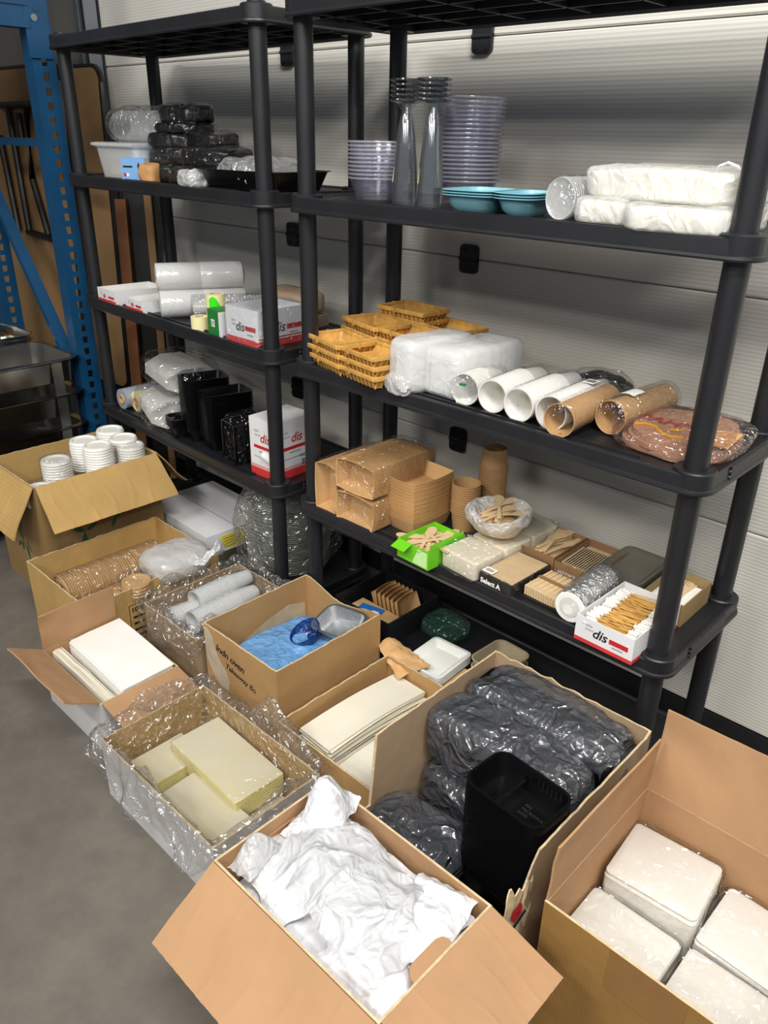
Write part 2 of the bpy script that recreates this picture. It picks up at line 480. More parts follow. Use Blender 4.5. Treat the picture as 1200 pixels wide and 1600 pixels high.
# galvanised vertical door track
GALV = mat('galvanised_steel', '8d939b', .35, metal=.9, var=.12)
tr = thing('door_track', 'galvanised steel track running up beside the left edge of the white door', 'door track', (-1.99, .49, 0))
b = MB(); b.box(-.045, -.041, -.03, .045, 0, 3.2); b.box(-.045, .02, .041, .045, 0, 3.2); b.box(-.045, -.012, -.034, -.030, 0, 3.2)
b.box(-.012, -.008, -.034, -.018, 0, 3.2); b.box(.016, .02, -.02, .045, 0, 3.2); b.build('channel', GALV, tr, 0)
b = MB(); b.tube([(-.02, -.05, 1.69), (.03, -.06, 1.71), (.05, -.03, 1.71)], .006); b.tube([(-.02, -.05, 1.69), (.05, -.02, 1.65)], .005)
b.box(-.03, .0, -.055, -.036, 1.67, 1.72); b.build('roller_bracket', GALV, tr)

# ------------------------------------------------------------------ shelving units
W, D = 1.172, .35
TZ = [.08, .53, .98, 1.43, 1.878]
ZB, ZC, ZD, ZE = 1.464, 1.014, .563, .114


def make_shelf_unit():
    root = thing('shelving_unit', 'black plastic five-tier shelving unit on the right, holding the bamboo baskets', 'shelving unit', (0, 0, 0))
    cx, cy = W/2, D/2
    b = MB(); ow, od = W+.086, D+.086
    Mx = T(cx, cy, 0)

    def ring(w, d, r, z): return [(x, y, z) for x, y in rr(w, d, r, 6)]
    # lip, fascia, recessed deck, open underside
    b.loft([ring(ow-.02, od-.02, .045, .006), ring(ow+.008, od+.008, .052, 0), ring(ow+.012, od+.012, .054, .004), ring(ow+.010, od+.010, .053, .009),
            ring(ow, od, .048, .012), ring(ow-.002, od-.002, .048, .037), ring(ow-.010, od-.010, .043, .040), ring(ow-.026, od-.026, .036, .040),
            ring(ow-.034, od-.034, .03, .035), ring(ow-.06, od-.06, .03, .034)], False, True, M=Mx)
    b.loft([ring(ow-.02, od-.02, .045, .006), ring(ow-.022, od-.022, .045, .024), ], False, True, M=Mx)
    for k in range(7):
        x = -ow/2+.08+k*(ow-.16)/6; b.box(x-.003, x+.003, -od/2+.02, od/2-.02, .008, .026, M=Mx)
    for y in (-.1, 0, .1): b.box(-ow/2+.02, ow/2-.02, y-.003, y+.003, .008, .026, M=Mx)
    b.box(-ow/2+.16, ow/2-.16, -od/2+.030, -od/2+.037, .034, .040, M=Mx)     # front groove bead
    for px, py in ((0, 0), (W, 0), (0, D), (W, D)):
        b.lathe([(.043, .002), (.043, .043), (.040, .046), (.026, .046)], 28, M=T(px, py, 0), cap0=True, cap1=True)
    sh = None
    e = MB(); e.box(0, .006, .075, D-.075, .011, .040)
    for k in range(5):
        if sh is None:
            sh = b.build('shelf', BLK, root); sh.location = (0, 0, TZ[0])
            ep = e.build('end_panel', DIMP, sh, 0); ep.location = (W+.041, 0, 0)
            pcopy(ep, (-.047, 0, 0))
        else:
            c = pcopy(sh, (0, 0, TZ[k]))
            for ch in list(sh.children): pcopy(ch, tuple(ch.location), parent=c)
    b = MB(); b.lathe([(.027, 0), (.025, .03), (.0245, .08), (.0245, 1.88), (.0245, 1.93)], 24, cap0=True, cap1=True)
    p = b.build('post', BLK, root)
    for px, py in ((W, 0), (0, D), (W, D)): pcopy(p, (px, py, 0))
    return root


unit = make_shelf_unit()
unit2 = dup(unit, (-1.351, .0425, 0), -.038, 'black plastic five-tier shelving unit on the left, next to the blue rack')

# ------------------------------------------------------------------ blue pallet rack, tables, chafing dishes
rk = thing('pallet_rack', 'blue steel pallet rack with perforated uprights at the left edge', 'pallet rack', (-1.55, .06, 0))


def upright(y_face):
    b = MB(); w, dp, t = .09, .07, .003
    # perforated front face as columns of holed cells
    b.box(-dp, -t, -w/2, -w/2+t, 0, 2.6); b.box(-dp, -t, w/2-t, w/2, 0, 2.6)
    hz = [.1 + .05*i for i in range(49)]
    for s in (-1, 1): b.box(-t, 0, s*.03-.015, s*.03+.015, 0, 2.6)
    z = 0
    for h in hz:
        b.box(-t, 0, -.015, .015, z, h-.014); z = h+.014
        b.add([(0,-.015,h-.014),(0,.015,h-.014),(0,.009,h-.014),(0,-.009,h-.014),(0,-.015,h+.014),(0,.015,h+.014),(0,.012,h+.014),(0,-.012,h+.014)],
              [(0,3,7,4),(2,1,5,6)])
    b.box(-t, 0, -.015, .015, z, 2.6)
    b.box(-dp, .02, -w/2-.02, w/2+.02, 0, .006)
    return b


u1 = upright(0).build('upright', BLUE, rk, 0)
b = upright(0); u2 = b.build('upright', BLUE, rk, 0); u2.location = (-.83, .04, 0)
b = MB(); b.bar((-.05, 0, 1.573), (-.83, .02, 1.573), .035, .03); b.build('strut', BLUE, rk, 0)
b = MB(); b.bar((-.06, 0, .52), (-.79, .02, 1.43), .05, .03); b.build('diagonal_brace', BLUE, rk, 0)
b = MB(); b.box(-.045, .008, -.9, -.02, 1.955, 2.06); b.box(.008, .014, -.9, -.04, 1.955, 1.99); b.box(.008, .014, -.9, -.04, 2.025, 2.06); b.build('beam', BLUE, rk, 0)
b = MB(); b.box(.003, .009, -.055, .035, 1.86, 2.09); b.cyl(.009, 0, .004, 12, M=T(.009, -.01, 2.02) @ Matrix.Rotation(R(90), 4, 'Y')); b.build('beam_connector', BLUE, rk, 0)
b = MB(); b.cyl(.012, 0, .004, 12, M=T(.009, -.02, 1.99) @ Matrix.Rotation(R(90), 4, 'Y')); tag(b.build('safety_bolt', GALV, rk), 'pale steel safety bolt')
b = MB(); b.box(-.86, -.02, -.95, .08, 2.065, 2.09); b.build('shade_deck', TAN, rk, 0)  # unseen deck above the beam, added to shade the space under the rack


def folding_table(label, loc, w, h, rz, tilt, legs=True):
    t = thing('folding_table', label, 'folding table', loc, rz, rx=tilt)
    b = MB(); b.prism(rr(w, h, .06), -.012, .012, M=T(0, 0, h/2) @ Matrix.Rotation(R(90), 4, 'X')); b.build('tabletop', TAN, t)
    b = MB(); pts = [(x, 0, z+h/2) for x, z in rr(w+.006, h+.006, .062)]; pts.append(pts[0]); b.tube(pts, .014, 6); b.build('edge_band', DARKBL, t)
    if legs:
        y = -.032
        for paths in ((((.02, y, 1.25), (.095, y, .695)), ((-.10, y, 1.265), (.39, y, 1.265)), ((-.12, y, 1.13), (-.03, y, .685)), ((.125, y, 1.23), (.14, y, 1.10))),
                      (((.225, y, 1.25), (.20, y, .94), (.31, y, .69)), ((.08, y, .685), (.32, y, .680), (.36, y, .674), (.405, y, .665), (.435, y, .64), (.445, y, .53)))):
            b = MB()
            for p in paths: b.tube(p, .0155, 8)
            b.build('folding_leg', DARKBL, t)
    return t


folding_table('tan folding table with black legs leaning behind the blue rack strut', (-2.60, .30, .46), 1.05, 1.42, 0, R(-3))
folding_table('folding table edge with rounded corner behind the left shelving post', (-2.08, .385, .45), .46, 1.42, R(4), R(-2), False)
b = MB(); b.bar((0, 0, .02), (-.06, .08, 1.35), .05, .025)
solo('wooden_board', b, mat('brown_wood', '7a4a26', .7, var=.2), 'narrow brown wooden board leaning behind the white and red trays', 'board', (-1.62, .30, 0), 0)
b = MB(); b.bar((0, 0, .02), (-.07, .06, 1.5), .03, .02)
solo('wooden_board', b, mat('pale_wood', 'a07c50', .7, var=.2), 'pale narrow batten leaning nearest the left door edge', 'board', (-1.52, .40, 0), 0)
b = MB(); b.bar((0, 0, .02), (-.06, .06, 1.55), .12, .04)
solo('folded_black_frame', b, DARKBL, 'black folded frame leaning between the two narrow boards', 'frame', (-1.60, .40, 0), 0)


def chafer(label, loc):
    t = thing('chafing_dish', label, 'chafing dish', loc, 0, 'stacked chafing dishes')
    w, d, h = .36, .60, .10
    b = MB(); rg = tray_rings(w, d, h, .012, .05, .025, .002)
    b.loft(rg, M=T(0, 0, .06)); b.build('water_pan', STEEL, t)
    b = MB()
    b.box(-w/2-.024, w/2+.024, -d/2-.026, d/2+.026, .155, .158) if False else b.loft([[(x, y, .150) for x, y in rr(w+.03, d+.03, .05)], [(x, y, .157) for x, y in rr(w+.055, d+.055, .05)]], False, False)
    b.build('frame_rim', DARKBL, t)
    for sx in (-1, 1):
        for sy in (-1, 1):
            b = MB(); x = sx*(w/2+.004); y = sy*(d/2-.09)
            b.box(x-.003, x+.003, y-.022, y+.022, .0, .155); b.box(x-.003+sx*.004, x+.003+sx*.004, y-.024, y+.024, .002, .014); b.build('leg', STEEL, t)
    return t


cx0, cy0 = -1.70, -.31
lb = ['second chafing dish from the top of the stack under the blue rack', 'third chafing dish down in the stack under the blue rack',
      'lowest chafing dish of the stack, behind the carton of white paper bowls']
chafer('topmost open steel chafing dish of the stack under the blue rack', (cx0, cy0, .585))
for k in range(3): chafer(lb[k], (cx0-.005*k, cy0, .435-.148*k if k < 2 else .0))
SP = []
for k in range(3):
    b = MB(); b.loft(tray_rings(.32, .52, .05, .01, .05, .012, .0015))
    SP.append(solo('steel_food_pan', b, STEEL, ['lowest shallow steel food pan behind the chafing dishes', 'middle shallow steel food pan behind the chafing dishes',
              'top shallow steel food pan behind the chafing dishes'][k], 'food pan', (-2.16, -.23, .655+.024*k), 0, 'steel food pans'))
b = MB(); b.lathe([(.0, .032), (.06, .03), (.10, .022), (.125, .008), (.13, 0), (.127, 0), (.098, .018), (.058, .026), (0, .028)], 36)
solo('steel_dish', b, STEEL, 'round shiny steel dish on top of the shallow food pans', 'dish', (-2.15, -.14, .757), 0)
b = MB(); b.box(-.2, .2, -.3, .3, 0, .02); b.box(-.19, -.16, -.29, .29, .02, .62); b.box(.16, .19, -.29, .29, .02, .62); b.box(-.2, .2, -.3, .3, .62, .65)
solo('dark_stand', b, DARKBL, 'dark low stand under the shallow steel food pans', 'stand', (-2.16, -.23, 0), 0)


# ------------------------------------------------------------------ cartons
def carton(name, label, x0, x1, y0, y1, h, outer, inner, rim=None, flaps=(), t=.005, cat='carton', seed=0, jag=.0015, bulge=0.0):
    w, d = x1-x0, y1-y0
    root = thing(name, label, cat, ((x0+x1)/2, (y0+y1)/2, 0))
    b = MB(); n = 28; per = []
    cs = [(-w/2, -d/2), (w/2, -d/2), (w/2, d/2), (-w/2, d/2)]
    for s in range(4):
        a, c = cs[s], cs[(s+1) % 4]
        for i in range(n):
            u = i/n
            nx, ny = ((0, -1), (1, 0), (0, 1), (-1, 0))[s]
            per.append((a[0]+(c[0]-a[0])*u, a[1]+(c[1]-a[1])*u, s, u, nx*bulge*math.sin(math.pi*u), ny*bulge*math.sin(math.pi*u)))
    def inn(x, y): return x*(1-2*t/w), y*(1-2*t/d)
    ro, ri = [], []
    tops = []
    for x, y, s, u, bx, by in per:
        z = h + (rim(s, u) if rim else 0) + jag*noise.noise(Vector((x*60, y*60, seed*3.7)))
        tops.append(z)
    lv = [0, .35, .7, 1]
    outr = [[(x+bx*math.sin(math.pi*q*.9), y+by*math.sin(math.pi*q*.9), tops[i]*q) for i, (x, y, s, u, bx, by) in enumerate(per)] for q in lv]
    innr = [[(inn(x, y)[0]+bx*math.sin(math.pi*q*.9), inn(x, y)[1]+by*math.sin(math.pi*q*.9), max(t, tops[i]*q)) for i, (x, y, s, u, bx, by) in enumerate(per)] for q in reversed(lv)]
    b.loft(outr, True, False, 1); b.loft([outr[-1], innr[0]], False, False, 2); b.loft(innr, False, True, 0)
    b.build('box_body', [inner, outer, RAW], root, 30)
    for fl in flaps:
        s, L, ang = fl[:3]; i0, i1 = fl[3:5] if len(fl) > 3 else (0, 0); wav = fl[5] if len(fl) > 5 else .003
        a, c = cs[s], cs[(s+1) % 4]
        A, B = Vector((a[0], a[1], h)), Vector((c[0], c[1], h)); uu = (B-A).normalized(); ln = (B-A).length
        nrm = Vector(((0, -1, 0), (1, 0, 0), (0, 1, 0), (-1, 0, 0))[s])
        dr = nrm*math.sin(R(ang)) + Vector((0, 0, 1))*math.cos(R(ang)); no = -nrm*math.cos(R(ang)) + Vector((0, 0, 1))*math.sin(R(ang))
        hw = fl[6] if len(fl) > 6 else 0
        def fn(u, v, A=A, uu=uu, dr=dr, no=no, L=L, ln=ln, i0=i0, i1=i1, wav=wav, hw=hw, s=s):
            e0, e1 = i0*v + .004, ln - i1*v - .004
            w_ = wav*noise.noise(Vector((u*3.1, v*2.3, s*5+seed)))*2*v
            if seed in (1, 9): w_ += .0022*sum(math.exp(-((u+.04*math.sin(v*4+k)-uc)/.009)**2) for k, uc in enumerate((.12, .30, .46, .64, .82)))*(.4+.6*v)*(1 if seed == 1 else .6)
            jg = .001*noise.noise(Vector((u*40, 9, s+seed)))*(1 if v > .99 else 0)
            return A + uu*(e0+(e1-e0)*u) + dr*(.001+L*v+jg) + no*(w_ + hw*math.sin(v*math.pi)*.0)
        f = MB(); f.slab(fn, 110 if seed in (1, 9) else 24, 10, .0045, 0, 1)
        f.build('flap', [outer, inner], root, 30)
    return root


def cw(root, p):   # world point -> carton local
    l = root.location; return (p[0]-l.x, p[1]-l.y, p[2]-l.z)


# 1 carton of white lids with leaf print
k1 = carton('carton', 'tall open brown carton with leaf print holding stacks of white paper bowls', -1.29, -.90, -.52, -.03, .48, board('leaf_carton_outer', '94784f', 'Y', .15), CARDY,
            flaps=((1, .185, 138, -.01, -.01, .006), (0, .20, 150, 0, 0, .006), (2, .20, 142, 0, 0, .006)), seed=1, jag=.003)
def leaf(parent, org, xd, yd, L, wd, ang):
    pts = []
    for i in range(9): u = i/8; pts.append((u*L, wd*math.sin(math.pi*u**.8)))
    for i in range(7, 0, -1): u = i/8; pts.append((u*L, -wd*math.sin(math.pi*u**.8)))
    ca, sa = math.cos(R(ang)), math.sin(R(ang))
    decal(parent, 'printed_leaf', [(x*ca-y*sa, x*sa+y*ca) for x, y in pts], org, xd, yd, LEAF)
hw, hd = .195, .245
for y, z, L, a in ((-.10, .17, .085, 82), (-.085, .255, .06, 150), (-.08, .255, .05, 25), (.02, .235, .05, 60), (.06, .27, .055, 140), (.10, .31, .06, 165), (.14, .31, .06, 20)):
    leaf(k1, (hw+.0006, y, z), (0, 1, 0), (0, 0, 1), L, L*.16, a)
for x, z, L, a in ((.0, .20, .06, 110), (.0, .20, .055, 250), (.02, .19, .07, 285), (-.02, .19, .05, 220), (.0, .25, .05, 80), (.03, .21, .05, 310)):
    leaf(k1, (x, -hd-.0006, z), (1, 0, 0), (0, 0, 1), L, L*.13, a)

lidb = MB(); lidb.lathe([(.0, .004), (.040, .004), (.043, .009), (.049, .009), (.052, .003), (.054, 0), (.055, .001), (.053, .005), (.050, .0112), (.043, .0112), (.039, .006), (0, .006)], 36)
LID = None
def lid_stack(x, y, ztop, n, top_label, rest_label, tilt=0, grp='white paper bowls in the leaf print carton'):
    global LID
    for k in range(n):
        z = ztop-.012-(k*.0105)
        lb = top_label if k == 0 else rest_label
        if LID is None:
            LID = solo('paper_bowl', lidb, WCUP, lb, 'bowl', (x, y, z), 0, grp)
        else: dup(LID, (x+.0006*math.sin(k*3), y+.0006*math.cos(k*5), z), k, lb, grp, rx=tilt)
lid_stack(-.985, -.225, .545, 11, 'top white bowl with raised ring, middle of the bare bowl stacks', 'white paper bowl under the raised ring top bowl')
lid_stack(-1.085, -.23, .54, 11, 'top white bowl of the bare stack left of the raised ring one', 'white paper bowl in the leftmost bare bowl stack')
lid_stack(-1.14, -.09, .535, 6, 'top white bowl of the hindmost stack in the leaf carton', 'white paper bowl under the hindmost top bowl')
lid_stack(-1.02, -.10, .535, 8, 'top white bowl behind the raised ring bowl', 'white paper bowl in the stack behind the raised ring one')
def wrapped_lids(label, x, y, z0, n, rx=0, rz=0, film_=FILM):
    t = thing('wrapped_bowl_stack', label, 'wrapped bowls', (x, y, z0), rz, 'film wrapped bowl stacks', rx=rx)
    o = lidb.build('bowl', WCUP, t)
    for k in range(1, n): pcopy(o, (0, 0, k*.0105))
    h = n*.0105+.004
    b = MB(); b.loft([[(.058*q*math.cos(a)*(1+.02*noise.noise(Vector((math.cos(a)*3, math.sin(a)*3, z*40)))), .058*q*math.sin(a)*(1+.02*noise.noise(Vector((math.cos(a)*3, math.sin(a)*3, z*40+9)))), z)
              for a in [2*math.pi*i/40 for i in range(40)]] for q, z in ((.3, h+.003), (.8, h+.004), (1, h), (1.01, h*.66), (.99, h*.33), (1, 0))], True, False)
    b.build('film_wrapper', film_, t)
wrapped_lids('film wrapped stack of white bowls standing alone in the leaf carton', -1.025, -.375, .43, 8, film_=FILMG)
wrapped_lids('film wrapped white bowls at the front right of the leaf carton', -.96, -.105, .425, 9, film_=FILMG)
wrapped_lids('film wrapped white bowls tucked in the left corner of the leaf carton', -.98, -.47, .38, 6, film_=FILMG)
b = MB(); b.blob(.36, .46, .36, .3, .01, 8, 3)
solo('packing_film', b, FILMG, 'crumpled film and wrapped bowls filling the bottom of the leaf carton', 'packing film', (-1.095, -.275, .008), 0)

# 2 carton of kraft lid sleeves
k2 = carton('carton', 'open brown carton holding sleeves of kraft lids and a white bag', -.87, -.44, -.605, -.085, .232, CARDY, CARDY, seed=2, jag=.006)
text(k2, '100/ctn', .026, (.2156, -.105, .140), (0, 1, 0), (0, 0, 1), INKB, bold=.0008)
for i, (s_, z) in enumerate((('sealed lids', .135), ('kraft', .110), ('size', .085), ('No. 52', .060))): pass
for z, L in ((.115, .07), (.09, .04), (.065, .05), (.04, .06)): decal(k2, 'printed_line', rect(0, 0, L, .008), (.2156, -.10, z), (0, 1, 0), (0, 0, 1), INKB)
for r_ in (rect(-.005, .025, .002, .145), rect(-.005, .168, .125, .002), rect(-.005, .025, .125, .002)): decal(k2, 'printed_border', r_, (.2156, -.108, 0), (0, 1, 0), (0, 0, 1), INKB)
decal(k2, 'printed_arrow', [(0, 0), (.012, .05), (.02, .048), (.03, .0), (.022, .0), (.014, .035)], (.02, -.2606, .07), (1, 0, 0), (0, 0, 1), INKB)
def lid_sleeve(label, x, y, z, n, r, pitch, rz=0, m=KRAFT, rx=-90, fm=FILMG):
    t = thing('lid_sleeve', label, 'lid sleeve', (x, y, z+(.012 if rx else 0)), rz, 'sleeves of kraft lids', rx=R(rx))
    b = MB(); q = r/.055
    b.lathe([(.0, .002), (.040*q, .002), (.044*q, .006), (.052*q, .006), (.055*q, 0), (.056*q, .001), (.0535*q, .0075), (.044*q, .0075), (.04*q, .004), (0, .004)], 36)
    o = b.build('lid', m, t)
    for k in range(1, n): pcopy(o, (.0008*math.sin(k*2.1), .0008*math.cos(k*1.7), k*pitch))
    L = n*pitch
    b = MB()
    def fn(u, v):
        a = 2*math.pi*u; rad = (r+.004)*(1+.02*(1+fold((math.cos(a)*.2, math.sin(a)*.2, v*L), 14, x*10))); zz = -.012+v*(L+.03)
        if v < .04: rad *= v/.04
        if v > .96: rad *= (1-v)/.04
        return (rad*math.cos(a), rad*math.sin(a), zz)
    b.grid(fn, 48, 50); b.build('film_wrapper', fm, t)
    return t
lid_sleeve('long upper sleeve of kraft lids lying along the back of its carton', -.655, -.585, .168, 44, .066, .0085)
lid_sleeve('lower sleeve of kraft lids lying in front of the long one', -.525, -.585, .135, 40, .062, .0085)
lid_sleeve('short stack of clear topped kraft lids at the carton front edge', -.475, -.40, .19, 4, .05, .012, rx=0)
b = MB(); b.box(-.15, .15, -.2, .2, 0, .05)
solo('kraft_lid_sleeve', MB().blob(.38, .46, .075, .2, .004, 10, 4), KRAFT, 'kraft sleeve hidden below the lid sleeves on the carton floor', 'lid sleeve', (-.655, -.345, .007), 0)

# white knotted carrier bag with a square opening
wb = thing('carrier_bag', 'thin white carrier bag with twisted handle lying on the kraft lids', 'carrier bag', (-.50, -.23, .19))
b = MB(); b.blob(.20, .22, .10, .75, .012, 12, 5, 60, 36, flat=False); b.build('bag_body', MILKS, wb)
b = MB()
def hnd(u, v):
    a = 2*math.pi*u; rr_ = .045 + .028*v
    return (.09+.05*math.cos(a)*(.9+.3*v), .075+rr_*math.sin(a), .085+.02*math.sin(a*2)+.018*fold((math.cos(a), math.sin(a), v), 2.2, 3)+.035*math.cos(a)-.03*v)
b.slab(hnd, 48, 8, .001); b.build('handle', MILK, wb)


# 3 low white carton of paper bags
k3 = carton('carton', 'low white-sided carton of upright and flat white paper bags', -.375, -.016, -.785, -.535, .188, CARDWH, CARD9,
            flaps=((3, .125, -4, 0, 0), (0, .11, 60, .0, .0), (1, .11, 100, 0, 0)), seed=3, jag=0)
sheet = MB(); sheet.slab(lambda u, v: ((u-.5)*.335, (v-.5)*.165, .004*math.sin(u*3.1)+.0015*noise.noise(Vector((u*4, v*4, 2)))), 12, 8, .0022)
SH = solo('paper_bag', sheet, PAPER, 'topmost flat white paper bag in the white-sided carton', 'paper bag', (-.193, -.622, .193), R(-2), 'white paper bags in the low carton', rx=R(3))
for k in range(1, 12):
    dup(SH, (-.195+.001*math.sin(k*2), -.626, .193-.0045*k), R(-1.5+.4*math.sin(k*3)), 'flat white paper bag under the topmost one in the white-sided carton', 'white paper bags in the low carton', rx=R(3))
up = MB(); up.slab(lambda u, v: ((u-.5)*.335, .006*math.sin(v*3)*math.sin(u*5), v*.168 + .004*noise.noise(Vector((u*5, 1, 0)))*v), 14, 6, .0022)
UP = None
for k in range(15):
    lb = 'white paper bag standing on edge in the white-sided carton'
    p = (-.196+.003*math.sin(k*2.3), -.773+.0036*k, .008+.004*math.sin(k*1.9)); ax = R(-5+1.2*k*.5)
    if UP is None: UP = solo('paper_bag', up, IVORY, lb, 'paper bag', p, 0, 'paper bags standing on edge', rx=ax)
    else: dup(UP, p, R(.6*math.sin(k*4)), lb, 'paper bags standing on edge', rx=ax)
solo('paper_bag', MB().box(-.165, .165, -.075, .075, 0, .112), PAPER, 'block of white paper bags filling the low carton below the flat ones', 'paper bags', (-.196, -.622, .008), 0)

# 4 carton with clear liner and plastic cups
k4 = carton('carton', 'brown carton lined with clear film holding frosted plastic cups', -.365, -.06, -.44, -.055, .21, CARDG, CARDG, seed=4, jag=.004)
CP = MB().lathe(cup_prof(.037, .026, .085, .0008, .0018), 28)
CUP = None
def cup_row(x, y, z, n, ang, top, rest, pit=.0105, tilt=-90):
    global CUP
    d = Vector((math.sin(R(ang))*-1, math.cos(R(ang)), 0))
    for k in range(n):
        p = (x+d.x*pit*k, y+d.y*pit*k, z+.001*math.sin(k*2)); lb = top if k == 0 else rest
        if CUP is None: CUP = solo('plastic_cup', CP, CLEARW, lb, 'plastic cup', p, R(ang), 'frosted plastic cups in the lined carton', rx=R(90))
        else: dup(CUP, p, R(ang), lb, 'frosted plastic cups in the lined carton', rx=R(90))
cup_row(-.275, -.22, .196, 15, 2, 'foremost open frosted cup of the upper row in the lined carton', 'frosted plastic cup nested in the upper row')
cup_row(-.195, -.285, .182, 18, 2, 'foremost frosted cup of the lower right row in the lined carton', 'frosted plastic cup nested in the lower right row')
cup_row(-.292, -.30, .150, 14, -8, 'foremost frosted cup in the low front row of the lined carton', 'frosted plastic cup nested in the low front row')
cup_row(-.115, -.22, .165, 12, 0, 'foremost frosted cup of the row beside the handwritten carton', 'frosted plastic cup nested beside the handwritten carton')
solo('plastic_cups', MB().blob(.28, .35, .10, .3, .008, 15, 6), CLEARW, 'frosted cups and film filling the lower lined carton', 'plastic cups', (-.212, -.25, .008), 0)
def liner(name, label, x0, x1, y0, y1, h, over, m, seed, amp=.012, inside=.12, sides=(1, 1, 1, 1), n=180):
    """clear bag liner: comes up inside the walls, folds over the rim and hangs outside"""
    cx, cy = (x0+x1)/2, (y0+y1)/2; w, d = x1-x0, y1-y0
    b = MB()
    pts = []
    base = rr(1, 1, .06, 6); m_ = n
    # perimeter param
    def per(u):
        s = u*2*(w+d); 
        if s < w: return (-w/2+s, -d/2, 0, -1, 0)
        s -= w
        if s < d: return (w/2, -d/2+s, 1, 0, 1)
        s -= d
        if s < w: return (w/2-s, d/2, 0, 1, 2)
        s -= w
        return (-w/2, d/2-s, -1, 0, 3)
    def fn(u, v):
        x, y, nx, ny, s = per(min(u, .9999))
        if u >= .9999: x, y, nx, ny, s = -w/2, -d/2, 0, -1, 0
        ov = over*sides[s]*(.75+.5*noise.noise(Vector((x*6, y*6, seed))))
        a = v*1.0
        if a < .45:
            q = a/.45; off = -.010-.02*(1-q); z = h-inside*(1-q)
        elif a < .6:
            q = (a-.45)/.15; off = -.010+.024*q; z = h+.012*math.sin(q*math.pi)+.012
        else:
            q = (a-.6)/.4; off = .014+.02*q*(.4+abs(noise.noise(Vector((x*9, y*9, seed+4))))); z = h+.012-ov*q
        f = fold((x, y, z), 16, seed)*amp*(.6+.4*v)
        big = max(0, noise.noise(Vector((x*7, y*7, seed+11)))); top = max(0, noise.noise(Vector((x*9, y*9, seed+17))))
        if a >= .45: z += .11*top*min(1, (a-.45)/.1)*(1 if a < .62 else max(0, 1-(a-.62)/.2))
        if a > .6: off += .05*big*math.sin(min(1, q)*math.pi*.8)*sides[s]
        lim = -.0085 if a < .45 else (.0 if a < .6 else .008)
        o2 = off+f
        o2 = min(o2, -.0085) if a < .45 else (max(o2, .008) if a >= .62 else o2)
        cxn = .35 if abs(nx) else 0
        zz = z + f*1.1 + .006*noise.noise(Vector((x*25, y*25, seed)))
        return (x+nx*o2, y+ny*o2, max(.004, zz))
    b.grid(fn, n, 26)
    return solo(name, b, m, label, 'liner bag', (cx, cy, 0))
liner('liner_bag', 'clear liner bag draped over the carton of frosted cups', -.365, -.06, -.44, -.055, .21, .15, LINER, 4, .012, .10, (1.1, .12, .5, .15))

# 5 tall carton with handwriting
k5 = carton('carton', 'brown carton with handwriting holding a foil tray and blue bag', -.012, .332, -.44, -.032, .30, CARDO, CARDO, seed=5, jag=.003, rim=lambda s, u: (-.035*max(0, math.sin(math.pi*u))**2 if s == 2 else 0))
fx, fy = .172, -.2046
decal(k5, 'torn_patch', [(-.17, .29), (-.165, .18), (-.14, .13), (-.10, .10), (-.065, .105), (-.055, .14), (-.07, .17), (-.10, .20), (-.12, .235), (-.125, .265), (-.15, .292)], (0, fy, 0), (1, 0, 0), (0, 0, 1), TORN)
text(k5, 'Indn oven', .036, (-.115, fy-.0008, .232), (1, 0, -.14), (.14, 0, 1), INKB, .15, 'handwriting', .0003, .95)
text(k5, 'Takeaway Bok', .028, (-.072, fy-.0008, .190), (1, 0, -.16), (.14, 0, 1), INKB, .2, 'handwriting', .0003, .95)
decal(k5, 'torn_patch', [(-.10, .07), (.19, .07), (.19, .20), (.12, .22), (.03, .20), (-.06, .17), (-.10, .11)], (-.1664, 0, 0), (0, 1, 0), (0, 0, 1), TORN)
solo('cardboard_sheet', MB().box(-.15, .15, -.19, .19, 0, .14), CARDG, 'cardboard packing block under the blue bag in the handwritten carton', 'packing', (.16, -.236, .008), 0)
solo('plastic_bag', MB().blob(.26, .33, .055, .5, .01, 14, 7), BLUEBAG, 'light blue plastic bag lying inside the handwritten carton', 'plastic bag', (.16, -.24, .150), 0)
b = MB(); b.lathe([(.03, 0), (.045, .015), (.052, .04), (.05, .041), (.042, .016), (.028, .003)], 32, cap0=True, cap1=True)
solo('blue_bag_roll', b, film('blue_film', tint='3f78c0', gloss=.08, k=.8, milk=.35, milkcol='2f6fc4', bump=.5), 'darker blue plastic roll leaning on the light blue bag', 'bag roll', (.175, -.18, .205), 0, rx=R(25), ry=R(-15))
ft = MB(); ft.loft(tray_rings(.145, .115, .045, .018, .028, .007, .0012))
t = thing('foil_tray', 'empty aluminium foil tray tilted on top of the blue bag', 'foil tray', (.235, -.105, .225), R(8), rx=R(12), ry=R(-4))
ft.build('tray_body', FOILP, t)
b = MB(); rg = rr(.145-.014, .115-.014, .024, 6)
for i, (x, y) in enumerate(rg):
    pass
for i in range(60):
    a = 2*math.pi*i/60; c, s_ = math.cos(a), math.sin(a); k_ = 1/max(abs(c)/.0655, abs(s_)/.0505)
    b.bar((c*k_, s_*k_, .034), (c*(k_-.009), s_*(k_-.009), .012), .0016, .0016)
b.build('pleated_wall', FOILP, t, 0)

